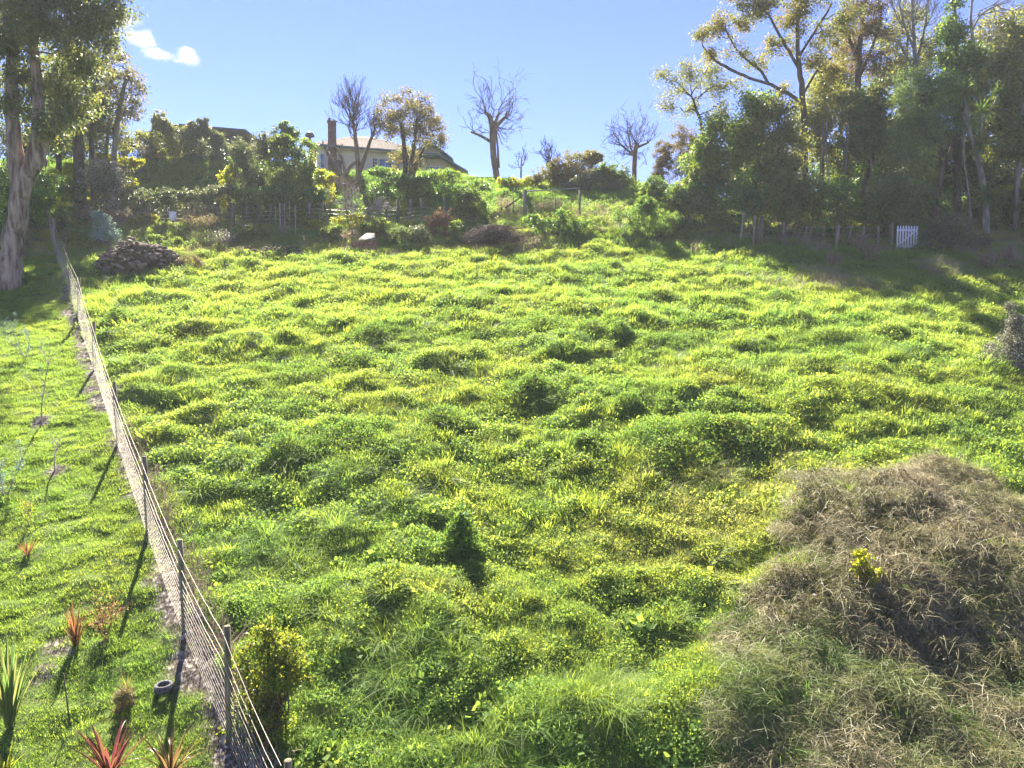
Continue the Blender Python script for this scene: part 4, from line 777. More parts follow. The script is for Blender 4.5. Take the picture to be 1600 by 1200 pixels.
BT = [  # label, D, base, trunk lean, lobes, material, leaf, cover
 ('leafy tree with light green left edge beside the clipped brown hedge', 46, (1115, 310), [(1108, 232, 24, 26), (1102, 262, 26, 22), (1120, 205, 20, 20), (1128, 250, 24, 30), (1112, 290, 28, 20)], 'bright', 0.15, 1.25),
 ('pointed green tree with yellow tip between the brown hedge and the tall ochre tree', 46.5, (1180, 320), [(1176, 165, 16, 18), (1186, 185, 20, 22), (1172, 215, 26, 24), (1196, 160, 10, 12), (1160, 240, 24, 24), (1185, 250, 28, 26), (1150, 200, 12, 20)], 'bright', 0.15, 1.1),
 ('dark dense tree in front of the trunk of the tall ochre tree', 45, (1225, 330), [(1222, 200, 24, 24), (1232, 240, 30, 26), (1210, 275, 30, 24), (1245, 290, 28, 24), (1215, 175, 16, 14)], 'olive', 0.14, 1.0),
 ('thin leaved olive tree with sky showing through right of the ochre tree trunk', 48, (1285, 330), [(1280, 160, 26, 24), (1296, 200, 28, 26), (1272, 225, 24, 24), (1300, 245, 26, 20), (1310, 170, 20, 22), (1262, 180, 18, 24), (1288, 130, 22, 16)], 'olive', 0.16, 0.7),
 ('dark shaded tree under the rusty orange tree', 46, (1350, 335), [(1345, 160, 26, 22), (1368, 180, 24, 22), (1335, 200, 26, 22), (1360, 220, 28, 24), (1380, 150, 18, 18), (1330, 240, 24, 20)], 'darkgum', 0.16, 1.0),
 ('slender open tree with glimpses of sky left of the feathery tree', 47.5, (1375, 335), [(1370, 255, 26, 22), (1348, 275, 26, 20), (1384, 230, 16, 20), (1322, 270, 24, 20), (1390, 275, 16, 24)], 'ever', 0.15, 0.75),
 ('grey trunked dark tree at the right edge of the photograph', 44, (1588, 360), [(1582, 72, 20, 24), (1566, 100, 26, 18), (1592, 112, 24, 22), (1575, 150, 30, 20), (1560, 190, 24, 22), (1592, 180, 24, 26), (1560, 250, 22, 22), (1596, 230, 18, 26), (1600, 60, 16, 30)], 'olive', 0.16, 0.95),
 ('small rounded dark tree at the back between the ochre and rusty trees', 52, (1310, 320), [(1305, 265, 30, 26), (1335, 290, 30, 24), (1280, 290, 30, 24), (1310, 305, 40, 20)], 'ever', 0.16, 0.9),
 ('small rounded dark tree at the back left of the tall ochre tree', 52, (1195, 315), [(1200, 255, 26, 30), (1170, 285, 30, 24), (1220, 290, 30, 24), (1195, 300, 40, 18)], 'olive', 0.16, 0.9),
 ('low dark tree at the back right of the bare grey stems', 52, (1440, 320), [(1440, 285, 34, 26), (1470, 270, 28, 28), (1405, 300, 30, 22), (1490, 300, 34, 22)], 'darkgum', 0.16, 0.9),
 ('tall dark tree behind the feathery tree', 50, (1420, 330), [(1415, 190, 24, 26), (1440, 175, 26, 28), (1400, 225, 22, 24), (1450, 225, 28, 26), (1425, 260, 30, 24), (1470, 230, 22, 24)], 'olive', 0.16, 0.7),
 ('tall olive crowned tree behind the bare grey stems', 53, (1400, 320), [(1395, 60, 26, 26), (1410, 100, 26, 24), (1385, 130, 24, 24), (1440, 95, 22, 24), (1455, 60, 18, 22), (1420, 25, 22, 20)], 'olive', 0.15, 0.5),
 ('tall olive crowned tree filling the top right corner', 53, (1565, 320), [(1550, 50, 26, 26), (1580, 40, 24, 26), (1565, 90, 28, 24), (1600, 80, 20, 30), (1540, 110, 24, 20), (1590, 130, 26, 26)], 'olive', 0.16, 0.55),
 ('tall olive tree between the ochre and rusty crowns', 53, (1310, 320), [(1300, 110, 24, 22), (1318, 60, 20, 24), (1305, 150, 26, 22), (1325, 120, 18, 24), (1280, 140, 20, 18)], 'olive', 0.15, 0.5),
 ('dense leafy tree filling the lower right edge behind the grey trunk', 50, (1590, 335), [(1585, 180, 26, 26), (1600, 220, 24, 28), (1575, 260, 28, 26), (1605, 290, 24, 28), (1560, 310, 30, 20), (1590, 140, 22, 24)], 'olive', 0.16, 0.9),
 ('broad dark tree behind the cabbage tree', 48.5, (1530, 335), [(1520, 150, 30, 24), (1548, 180, 26, 26), (1512, 220, 28, 24), (1545, 240, 30, 24), (1530, 280, 36, 22), (1570, 290, 30, 24), (1500, 270, 24, 24)], 'darkgum', 0.17, 1.05)]
for lab, D, bs, lobes, mk, lf, cv in BT:
    lobes = [(a_, b_, c_ * 1.25, d_ * 1.25) for a_, b_, c_, d_ in lobes]; cv *= 1.9
    top = min(lobes, key=lambda q: q[1])
    tree('belt_tree', lab, D, bs, [[(bs[0], bs[1] + 12, 4.4), (bs[0] + R.uniform(-3, 3), bs[1] - 50, 3.8), ((bs[0] + top[0]) / 2, (bs[1] + top[1]) / 2, 3), (top[0], top[1] + 10, 1.6)]], lobes, L[mk], M_greybark if 'grey trunked' in lab else M_bark, lf * 1.15, lf * 0.65, cv, TB, cl=0.5, maxn=20000, twig_share=0.2)
for lab, D, x0, x1, r in (('bare thin stem rising through the leaves right of the ochre tree trunk', 45.4, 1316, 1322, 2.4), ('leaning thin bare stem left of the rusty tree trunk', 45.6, 1300, 1290, 2.2), ('pale thin stem in front of the cabbage tree', 42.6, 1518, 1505, 2.2), ('straight thin stem left of the white gate', 45.2, 1362, 1360, 2.2), ('thin twin stem beside the ochre tree trunk', 45.5, 1275, 1284, 2.2)):
    bare_tree('bare_sapling', lab, D, (x0, 345), [[(x0, 352, r), ((x0 + x1) / 2 + 2, 300, r * .85), (x1, 240, r * .7), (x1 + 2, 190, r * .5)]], [(x1, 235, .4, 1, 24, 2), (x1 + 1, 215, -.5, .8, 24, 2)], TB, M_greybark, 1, r=0.02, kids=(2, 3))
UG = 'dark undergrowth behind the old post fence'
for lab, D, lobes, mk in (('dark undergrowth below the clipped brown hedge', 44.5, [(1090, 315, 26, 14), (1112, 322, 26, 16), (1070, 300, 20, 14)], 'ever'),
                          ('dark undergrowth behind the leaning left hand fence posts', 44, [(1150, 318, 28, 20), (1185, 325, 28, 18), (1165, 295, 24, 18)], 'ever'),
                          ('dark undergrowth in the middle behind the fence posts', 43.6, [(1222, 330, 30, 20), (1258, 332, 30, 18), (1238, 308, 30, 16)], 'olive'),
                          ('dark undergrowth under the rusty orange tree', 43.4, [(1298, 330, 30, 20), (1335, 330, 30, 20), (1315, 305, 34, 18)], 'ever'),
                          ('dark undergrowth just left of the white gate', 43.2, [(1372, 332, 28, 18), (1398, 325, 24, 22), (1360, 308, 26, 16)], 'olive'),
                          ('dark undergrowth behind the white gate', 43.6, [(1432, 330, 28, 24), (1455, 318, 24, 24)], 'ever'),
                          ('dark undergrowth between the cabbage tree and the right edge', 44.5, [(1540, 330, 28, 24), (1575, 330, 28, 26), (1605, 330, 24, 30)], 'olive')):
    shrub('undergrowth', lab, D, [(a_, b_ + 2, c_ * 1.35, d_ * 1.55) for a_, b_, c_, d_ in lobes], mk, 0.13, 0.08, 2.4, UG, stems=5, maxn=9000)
shrub('shrub', 'light green bush with long leaves at the left foot of the tree belt', 47, [(1020, 290, 18, 14), (1035, 300, 22, 14), (1008, 302, 12, 10)], 'bright', 0.12, 0.07, 2.0, None, stems=4, maxn=8000)
shrub('shrub', 'yellow green bush under the clipped brown hedge', 45.5, [(1064, 298, 16, 14), (1052, 308, 16, 10), (1078, 284, 10, 12)], 'yellow', 0.11, 0.07, 1.8, None, stems=4, maxn=6000)
shrub('scrub', 'dark grey flecked scrub right of the white gate', 40.6, [(1470, 366, 34, 18), (1500, 372, 30, 16), (1486, 350, 30, 16), (1525, 378, 22, 10)], 'dusky', 0.10, 0.06, 2.2, None, stems=6, maxn=16000)
shrub('shrub', 'yellow green leaves showing between the cabbage tree and the right edge', 46, [(1575, 305, 16, 20), (1562, 318, 12, 12)], 'yellow', 0.12, 0.08, 1.5, None, stems=3, maxn=3000)

# cabbage tree
b = P(1541, 362, 42.5); b = gp(b[0], 42.5)
M_cab = leafmat('cabbage_tree_leaves', [(0.03, 0.07, 0.025), (0.05, 0.09, 0.03), (0.09, 0.11, 0.04)], [(0.10, 0.22, 0.03), (0.22, 0.36, 0.04), (0.44, 0.46, 0.05)], 0.42, 0.36, 0.5)
root = thing('cabbage_tree', 'cabbage tree with several tufted heads of sword leaves near the right edge', 'tree', b, TB)
m = MB(); s = 42.5 / F
heads = [(1508, 145, 26, 0), (1534, 172, 26, .5), (1532, 222, 24, -.6), (1502, 176, 20, .9), (1541, 302, 24, -.5), (1560, 145, 16, .8)]
for path in ([(1541, 366, 5), (1540, 325, 4.4), (1535, 280, 4), (1526, 240, 3.6), (1512, 200, 3), (1509, 150, 2.6)], [(1526, 238, 2.6), (1532, 205, 2.2), (1534, 176, 2)], [(1528, 248, 2.4), (1532, 224, 2)], [(1514, 206, 2), (1504, 180, 1.8)], [(1541, 340, 2.6), (1541, 305, 2.2)], [(1536, 190, 1.6), (1552, 165, 1.5), (1560, 148, 1.4)]):
    q, r = smooth_path([P(x, y, 42.5) for x, y, w in path], [w * s for x, y, w in path]); m.tube(q, r, 7, wob=0.1)
m.build('trunk', M_greybark, root, smooth=True)
for hx, hy, hr, dd in heads:
    c = P(hx, hy, 42.5 + dd * 0.5); hm = MB()
    for k in range(95):
        d = unit(rng.normal(0, 1, 3) + np.array([0, 0, 0.25])); ln = hr * s * R.uniform(0.75, 1.15); t = np.linspace(0.05, 1, 4)[:, None]
        p = c + d * ln * t - np.array([0, 0, 1.0]) * ln * 0.35 * t ** 2 * R.uniform(0.3, 1.5); sd = unit(np.cross(d, [0, 0, 1.0])) * 0.035
        w = np.array([0.7, 1, 0.7, 0.08])[:, None]; V = np.stack([p - sd * w, p + sd * w], 1).reshape(-1, 3)
        hm.add(V, [(0, 1, 3, 2), (2, 3, 5, 4), (4, 5, 7, 6)])
    hm.build('leaf_head', M_cab, root, 'stuff')

# grass thing clumps in the shaded strip and dry seeding grass at the right
X, Y = pts_in(33, 46, 7, lambda X, Y: (X > 9) & (rng.random(len(X)) < sstep(0.45, 0.6, fbm(X * .5, Y * .5, 71, 3)) * sstep(10, 16, X)), 3)
scatter('tall_dry_grass', X, Y, ['stalks', 'dry'], [0.6, 0.4], 1.2, 0.6 + 0.4 * rng.random(len(X)))
X, Y = pts_in(40, 50, 5, lambda X, Y: (np.hypot((X - 5.8) / 2.2, (Y - 46.5) / 2.5) < 1) & (rng.random(len(X)) < 0.9), 3)
scatter('pale_ridge_grass', X, Y, ['dry', 'stalks', 'long'], [0.6, 0.3, 0.2], 1.5, 0.6 + 0.35 * rng.random(len(X)))
X, Y = pts_in(40, 48.5, 13, lambda X, Y: (X < 3) & (X > -32), 3)
scatter('garden_strip_grass', X, Y, ['dry', 'coarse', 'coarseherb', 'stalks'], [0.5, 0.3, 0.35, 0.08], 1.2, 0.35 + 0.6 * rng.random(len(X)))
SG = 'seeding grass plumes by the old post fence'
for lab, x, y, h in (('pale pink grass plume leaning in front of the fence posts', 1340, 392, 24), ('cream grass plume left of the white gate', 1362, 408, 26), ('pinkish grass plume at the left end of the tall dry grass', 1302, 420, 26), ('grey grass plumes at the right edge below the trees', 1575, 415, 30), ('wispy pale grass plumes right of the dark scrub', 1545, 425, 26)):
    q = on_ground(x, y); stalks('grass_plume', lab, x, y, q[1], h, 20, 14, M_brownstalk, 'pinkdry', SG, 'grass', 0.06, 22, 0.3)
shrub('bush', 'brown bush with leaf glints coloured white at the right edge halfway down the meadow', 23.5, [(1582, 556, 40, 42), (1566, 586, 34, 32), (1600, 530, 26, 38), (1586, 492, 8, 24), (1548, 590, 22, 22), (1605, 590, 30, 30)], 'white', 0.055, 0.032, 2.4, None, 'bush', stems=8, maxn=16000)  # bright glints on the leaves are put into the leaf colour
# ================================================================== built things
M_wood = solidmat('weathered_wood', (0.10, 0.085, 0.06), (0.24, 0.20, 0.15), 4.0, 0.85, 0.2, 0.5, stretch=(3, 3, 0.4), island=0.3)
M_greenpost = solidmat('treated_post', (0.11, 0.095, 0.055), (0.25, 0.215, 0.14), 7.0, 0.8, 0.2, 0.4, stretch=(3, 3, 0.3))
M_wire = solidmat('galvanised_wire', (0.36, 0.32, 0.27), (0.48, 0.43, 0.37), 20, 0.5, 0.4, 0, metal=0.3)
M_white = solidmat('white_paint', (0.70, 0.72, 0.76), (0.82, 0.83, 0.85), 6, 0.55, 0.4)
M_brick = solidmat('chimney_brick', (0.13, 0.065, 0.05), (0.26, 0.14, 0.10), 9, 0.9, 0.15, 0.3)
M_boards = solidmat('painted_weatherboard', (0.74, 0.71, 0.64), (0.82, 0.79, 0.72), 2, 0.6, 0.3)
M_cream = solidmat('cream_paint', (0.66, 0.58, 0.30), (0.78, 0.70, 0.40), 2, 0.6, 0.3)
M_slate = solidmat('slate_blue_trim', (0.10, 0.15, 0.19), (0.15, 0.21, 0.25), 3, 0.5, 0.4)
M_tile = solidmat('pale_roof_tile', (0.34, 0.28, 0.22), (0.55, 0.48, 0.40), 6, 0.85, 0.2, 0.3)
M_darkroof = solidmat('dark_iron_roof', (0.045, 0.045, 0.05), (0.09, 0.085, 0.09), 2, 0.5, 0.4)
M_brownwall = solidmat('brown_wall', (0.12, 0.10, 0.085), (0.18, 0.15, 0.125), 3, 0.8, 0.2)
M_skyglass = solidmat('sky_tinted_glass', (0.10, 0.22, 0.42), (0.14, 0.30, 0.52), 0.7, 0.08, 0.9)  # reflected sky is put into the panes as a blue base colour
M_dark = solidmat('dark_opening', (0.03, 0.022, 0.02), (0.05, 0.035, 0.03), 3, 0.8, 0.2)
M_stone = solidmat('rubble_stone', (0.075, 0.053, 0.038), (0.25, 0.19, 0.145), 3.5, 0.9, 0.2, 0.5, island=0.5)
M_clay = solidmat('old_brick', (0.24, 0.11, 0.075), (0.36, 0.19, 0.14), 8, 0.9, 0.15, 0.3, island=0.4)
M_concrete = solidmat('weathered_concrete', (0.09, 0.075, 0.065), (0.17, 0.145, 0.13), 3, 0.9, 0.2, 0.3)
M_rubber = solidmat('worn_rubber', (0.05, 0.05, 0.052), (0.13, 0.13, 0.135), 14, 0.8, 0.3, 0.2)
M_pipe = solidmat('grey_rail', (0.20, 0.20, 0.20), (0.30, 0.29, 0.28), 8, 0.6, 0.4)

# ---- house
def house_pt(px, py, D): return P(px, py, D)
D0 = 62.0
x0 = P(496, 250, D0)[0]; x1 = P(668, 250, D0)[0]; zb = 14.2 + ZC; ze = P(560, 229, D0)[2]; zr = P(548, 206, D0 + 4)[2]
hroot = thing('house', 'white weatherboard house with brick chimney and hipped roof on the hilltop', 'house', ((x0 + x1) / 2, D0 + 4, zb))
dep = 9.0
nb = int((ze - zb) / 0.17)
wm = MB(); wm.box(((x0 + x1) / 2, D0 + dep / 2, (zb + ze) / 2 - 0.6), (x1 - x0, dep, ze - zb + 1.2))
wl_ = wm.build('wall', M_boards, hroot)
bm_ = MB()
for k in range(nb):
    z = zb + 0.17 * k; bm_.add([(x0 - .01, D0 - .035, z), (x1 + .01, D0 - .035, z), (x1 + .01, D0 - .008, z + .168), (x0 - .01, D0 - .008, z + .168), (x0 - .01, D0 - .005, z), (x1 + .01, D0 - .005, z)], [(0, 1, 2, 3), (4, 5, 1, 0)])
bm_.build('weatherboard', M_boards, hroot, 'stuff')
ov = 0.7
rx0, rx1 = x0 + 3.6, x1 - 4.2
rm = MB(); e = [(x0 - ov, D0 - ov, ze), (x1 + ov, D0 - ov, ze), (x1 + ov, D0 + dep + ov, ze), (x0 - ov, D0 + dep + ov, ze)]; rg = [(rx0, D0 + dep / 2, zr), (rx1, D0 + dep / 2, zr)]
rm.add(e + rg, [(0, 1, 5, 4), (2, 3, 4, 5)], [(3, 0, 4), (1, 2, 5)])
# tile courses: thin raised battens of tile along the front slope
roof = rm.build('roof', M_tile, hroot)
tm_ = MB()
for k in range(1, 12):
    t = k / 12.0; a = np.array(e[0]) * (1 - t) + np.array(rg[0]) * t; c = np.array(e[1]) * (1 - t) + np.array(rg[1]) * t
    tm_.tube([a + (0, 0, .02), c + (0, 0, .02)], 0.035, 4)
tm_.build('tile_course', M_tile, roof, 'stuff')
gm_ = MB(); gm_.box(((x0 + x1) / 2, D0 - ov - 0.06, ze - 0.05), (x1 - x0 + 2 * ov, 0.12, 0.16)); gm_.build('gutter', M_slate, hroot)
fm = MB(); fm.box(((x0 + x1) / 2, D0 - ov / 2 - .02, ze - 0.16), (x1 - x0 + 1.2, ov - .06, 0.05)); fm.build('soffit', M_cream, hroot)
# chimney
cxm = P(518, 230, D0)[0]; cw = 0.72; zt = P(518, 188, D0 - .4)[2]
cm = MB(); cm.box((cxm, D0 - 0.40, (zb + zt) / 2 - .4), (cw, 0.62, zt - zb + .8)); cm.box((cxm, D0 - 0.40, zt - 0.05), (cw + 0.1, 0.72, 0.14)); cm.box((cxm - .2, D0 - .4, zt + .12), (.22, .22, .3)); 
cm.build('chimney', M_brick, hroot)
c2 = P(543, 200, D0 + 5); cm = MB(); cm.box((c2[0], D0 + 5.5, zr + .2), (.6, .6, 2.0)); cm.build('chimney', M_brick, hroot)
# windows
def window(px0, px1, py0, py1, D, cols, rows, glass, frame, parent):
    a = P(px0, py1, D); b_ = P(px1, py0, D); w = b_[0] - a[0]; h = b_[2] - a[2]; c = (a + b_) / 2; f = MB(); t = 0.09
    f.box((a[0], D - .05, c[2]), (t, .12, h + t)); f.box((b_[0], D - .05, c[2]), (t, .12, h + t)); f.box((c[0], D - .055, b_[2]), (w - t, .12, t)); f.box((c[0], D - .07, a[2] - .02), (w + .2, .2, t))
    for k in range(1, cols): f.box((a[0] + w * k / cols, D - .05, c[2]), (.05, .08, h - t))
    for k in range(1, rows): f.box((c[0], D - .047, a[2] + h * k / rows), (w - t, .07, .05))
    fr = f.build('window', frame, parent); g = MB()
    g.box((c[0], D - .03, c[2]), (w, .02, h)); g.build('pane', glass, fr); return fr
window(580, 588, 241, 260, D0 - .04, 2, 4, M_dark, M_boards, hroot)
window(591, 611, 241, 264, D0 - .04, 2, 1, M_skyglass, M_white, hroot)
window(616, 624, 241, 260, D0 - .04, 2, 4, M_dark, M_boards, hroot)
window(500, 506, 240, 262, D0 - .04, 1, 1, M_skyglass, M_white, hroot)
dm = MB(); q0 = P(512, 266, D0 - .05); q1 = P(532, 250, D0 - .05); dm.box(((q0[0] + q1[0]) / 2, D0 - .30, (q0[2] + q1[2]) / 2 - .4), (q1[0] - q0[0], .5, q1[2] - q0[2] + .8)); dm.build('meter_cupboard', M_brownwall, hroot)
# dish on the roof
dm = MB(); c = P(484, 213, D0 + 1)
u_ = np.linspace(0, np.pi / 2, 6); th = np.linspace(0, 2 * np.pi, 14, endpoint=False)
V = [c + np.array([0.42 * math.sin(a_) * math.cos(t_), 0.42 * math.sin(a_) * math.sin(t_), 0.42 * math.cos(a_)]) for a_ in u_ for t_ in th]
dm.add(V, [(i * 14 + j, i * 14 + (j + 1) % 14, (i + 1) * 14 + (j + 1) % 14, (i + 1) * 14 + j) for i in range(5) for j in range(14)]); dm.tube([c, c - (0, 0, 1.4)], 0.12, 6); dm.build('roof_vent', M_darkroof, hroot)
# the main block stands turned, its right end farther back
_a = math.radians(17.0); _c, _s = math.cos(_a), math.sin(_a); _o = np.array([x0, D0]) - np.array(hroot.location[:2])
for o in list(hroot.children_recursive):
    if o.name.startswith('roof_vent'): continue
    n_ = len(o.data.vertices); co = np.zeros(n_ * 3, np.float32); o.data.vertices.foreach_get('co', co); co = co.reshape(-1, 3)
    d_ = co[:, :2] - _o; co[:, 0] = _o[0] + d_[:, 0] * _c - d_[:, 1] * _s; co[:, 1] = _o[1] + d_[:, 0] * _s + d_[:, 1] * _c
    o.data.vertices.foreach_set('co', co.ravel()); o.data.update()
# gabled wing on the right
D1 = 62.0
wx0, wx1 = P(655, 250, D1)[0], P(727, 250, D1)[0]; zE = P(727, 270, D1)[2]; zA = P(690, 246, D1)[2]; xm = P(690, 246, D1)[0]
wg = MB(); V = [(wx0, D1, zb - 1), (wx1 - .35, D1, zb - 1), (wx1 - .35, D1, zE + .05), (xm, D1, zA - .1), (wx0, D1, zA - .1)]
V += [(x, y + 6, z) for x, y, z in V]; wg.add(V, [(0, 5, 6, 1), (1, 6, 7, 2), (2, 7, 8, 3), (3, 8, 9, 4), (4, 9, 5, 0), (0, 1, 2, 3)], [(0, 3, 4), (5, 9, 8), (5, 8, 7), (5, 7, 6)]); wg.build('wall', M_cream, hroot)
ro = MB()
def slab(a, b_, y0, y1, t): ro.add([(a[0], y0, a[1]), (b_[0], y0, b_[1]), (b_[0], y0, b_[1] + t), (a[0], y0, a[1] + t), (a[0], y1, a[1]), (b_[0], y1, b_[1]), (b_[0], y1, b_[1] + t), (a[0], y1, a[1] + t)], [(0, 1, 2, 3), (5, 4, 7, 6), (3, 2, 6, 7), (1, 0, 4, 5), (0, 3, 7, 4), (1, 5, 6, 2)])
slab((xm - .2, zA + .02), (wx1 + .25, zE - .12), D1 - .7, D1 + 6.3, 0.16); slab((wx0 - .3, zA + .06), (xm - .2, zA + .02), D1 - .7, D1 + 6.3, 0.16); ro.build('roof', M_slate, hroot)
# upper gable behind
D2 = 62.7; gx0, gx1 = P(640, 235, D2)[0], P(706, 250, D2)[0]; gA = P(672, 222, D2); gE = P(704, 249, D2)[2]
ug = MB(); V = [(gx0, D2 + .3, gE - .5), (gx1 - .3, D2 + .3, gE - .5), (gx1 - .3, D2 + .3, gE + .02), (gA[0], D2 + .3, gA[2] - .12), (gx0, D2 + .3, gE + .02)]; V += [(x, y + 6, z) for x, y, z in V]
ug.add(V, [(0, 1, 2, 4), (5, 9, 7, 6), (0, 5, 6, 1), (1, 6, 7, 2), (2, 7, 8, 3), (3, 8, 9, 4), (4, 9, 5, 0)], [(4, 2, 3)]); ug.build('gable', M_cream, hroot)
ro = MB(); slab((gA[0], gA[2]), (gx1 + .1, gE - .1), D2 - .3, D2 + 7, .14); slab((gx0 - .4, gE - .1), (gA[0], gA[2]), D2 - .3, D2 + 7, .14); ro.build('roof', M_slate, hroot)
dp = MB(); q = P(666, 250, D1 - .1); dp.tube([(q[0], D1 - .12, zb - .5), (q[0], D1 - .12, zA - .2)], .07, 6); dp.build('downpipe', M_slate, hroot)
window(671, 688, 261, 272, D1 - .02, 2, 1, M_skyglass, M_white, hroot)

# ---- long low building behind the bank shrubs
D3 = 64; bx0, bx1 = P(225, 220, D3)[0], P(388, 220, D3)[0]; zR = P(290, 195, D3)[2]; zRr = P(372, 208, D3)[2]; zg = 15 + ZC
lr = thing('low_building', 'long low building with dark roof half hidden behind the bank shrubs', 'building', ((bx0 + bx1) / 2, D3, zg))
m = MB(); m.box(((bx0 + bx1) / 2, D3 + 4, (zg + zRr) / 2 - .2), (bx1 - bx0 - 1.2, 7, zRr - zg)); m.build('wall', M_brownwall, lr)
ro = MB(); xa = P(285, 200, D3)[0]; slab((xa, zR - .3), (bx1, zRr - .05), D3 - .6, D3 + 9, .22); slab((bx0, zRr - .4), (xa, zR - .3), D3 - .6, D3 + 9, .22); ro.build('roof', M_darkroof, lr)
m = MB(); q = P(368, 232, D3); m.box((q[0], D3 + .42, q[2]), (1.2, .1, 1.2)); m.build('window', M_skyglass, lr)

# ---- low dark wall right of the house
q0, q1 = P(712, 280, 57.5), P(778, 282, 57.5)
w = thing('low_wall', 'low dark wall running from the house to the pollarded tree', 'wall', gp((q0[0] + q1[0]) / 2, 57.5))
m = MB(); m.box(((q0[0] + q1[0]) / 2, 57.5, q0[2] - .45), (q1[0] - q0[0], .2, 1.1)); m.build('wall', M_concrete, w); m = MB(); m.box(((q0[0] + q1[0]) / 2, 57.5, q0[2] + .13), (q1[0] - q0[0] + .05, .26, .06)); m.build('coping', M_concrete, w)

# ---- long wire fence down the left side
def fence_pt(Y): X = float(fence_x(Y)); return gp(X, Y)
fr = thing('wire_fence', 'long wire netting fence on wooden posts running down the left of the meadow', 'fence', fence_pt(20.0))
post_px = [(343, 1150), (267, 990), (214, 830), (176, 692), (146, 578), (124, 496), (107, 436), (92, 388), (80, 352)]
bases = [on_ground(*q) for q in post_px]
for b in bases: b[0] = 0.5 * b[0] + 0.5 * float(fence_x(b[1]))
bases.insert(0, 2 * bases[0] - bases[1]); bases[0][2] = float(ground_z(bases[0][0], bases[0][1]))
tops = []
for k, b in enumerate(bases):
    b[2] = float(ground_z(b[0], b[1])); h = 1.72; lean = rng.normal(0, 0.03, 2); m = MB()
    top = b + np.array([lean[0] * h, lean[1] * h, h]); r = 0.052 if k < 8 else 0.09
    m.tube([b - (0, 0, .3), b + (top - b) * 0.5, top], [r, r * 0.97, r * 0.93], 10); m.build('post', M_greenpost, fr); tops.append((b, top))
def fence_line(h, n=12):
    pts = []
    for (b0, t0), (b1, t1) in zip(tops[:-1], tops[1:]):
        for t in np.linspace(0, 1, n, endpoint=False):
            f = h / 1.72; a = b0 + (t0 - b0) * f; c = b1 + (t1 - b1) * f; p = a * (1 - t) + c * t + np.array([-.08, -.02, -0.05 * math.sin(t * math.pi) * (0.4 + f)])
            if h < 1.1: p[2] = max(p[2], base_h(p[0], p[1]) + ZC + h + .05)
            pts.append(p)
    return np.array(pts)
wire_h = [0.08, 0.17, 0.26, 0.35, 0.45, 0.55, 0.66, 0.77, 0.88, 1.0, 1.16, 1.36, 1.66]
W_ = []
for h in wire_h:
    p = fence_line(h); p[:, 2] += rng.normal(0, 0.008, len(p)); W_.append(p); m = MB(); m.tube(p, 0.003 if h < 1.1 else 0.0042, 4, cap=False); m.build('wire', M_wire, fr)
m = MB(); cum = np.concatenate([[0], np.cumsum(np.linalg.norm(np.diff(W_[0][:, :2], axis=0), axis=1))])
for u_ in np.arange(0, cum[-1], 0.17):
    a = [np.array([np.interp(u_, cum, w_[:, c]) for c in range(3)]) for w_ in (W_[0], W_[5], W_[9])]
    m.tube(a, 0.0018, 3, cap=False)
m.build('netting', M_wire, fr, 'stuff')
# ---- garden wire fence behind the strip
gf = thing('garden_fence', 'post and wire fence along the back of the garden strip', 'fence', gp(P(400, 345, 46.5)[0], 46.5))
gposts = [(100, 326, 6), (125, 330, 3), (158, 330, 3), (210, 331, 3), (231, 320, 7), (258, 321, 3), (300, 321, 3), (341, 318, 3), (362, 317, 7), (385, 318, 3), (406, 319, 3), (424, 319, 3), (447, 318, 3), (483, 315, 7), (503, 316, 3), (543, 315, 3), (575, 314, 3), (603, 312, 3), (622, 312, 5), (641, 311, 3), (659, 310, 3), (694, 307, 3), (716, 304, 5)]
gw = []
for px, py, w in gposts:
    D = 46.3; t = P(px, py, D); b = gp(t[0], D); m = MB(); r = w * D / F / 2; h_ = max(1.0, t[2] - b[2]); t[2] = b[2] + h_
    m.tube([b - (0, 0, .25), t + rng.normal(0, .02, 3) * (1, 1, 0)], r, 7 if w > 4 else 5); m.build('post', M_wood, gf); gw.append((b, t))
for k in range(5):
    f = (0.08, 0.28, 0.5, 0.72, 0.94)[k]; p = np.array([np.array([t[0], t[1] - .07, b[2] + f * 1.15]) for b, t in gw]); m = MB(); m.tube(p, 0.011, 3, cap=False); m.build('wire', M_wire, gf)

# ---- rail
rr_ = thing('handrail', 'grey pipe rail on brown posts above the ridge grass', 'rail', gp(P(860, 320, 46.8)[0], 46.8))
D = 46.8; a, c = P(819, 299, D), P(906, 294, D)
m = MB(); m.tube([a, (a + c) / 2 + (0, 0, .01), c], 0.035, 7); m.build('rail', M_pipe, rr_)
for px, w in ((820, 0.13), (906, 0.07)):
    t = P(px, 296.5, D); b = gp(t[0], D); m = MB(); m.tube([b - (0, 0, .3), t], w, 8); m.build('post', M_wood, rr_)
t = P(819, 304, D); b = P(790, 322, D); m = MB(); m.tube([b - (0, 0, .1), t - (0, .02, .0)], 0.05, 6); m.build('brace', M_wood, rr_)
m = MB()
for px in (802, 868):
    t = P(px, 300, D); b = gp(t[0], D); m = MB(); m.tube([b - (0, 0, .2), t - (0, 0, .3)], 0.04, 6); m.build('stake', M_wood, rr_)

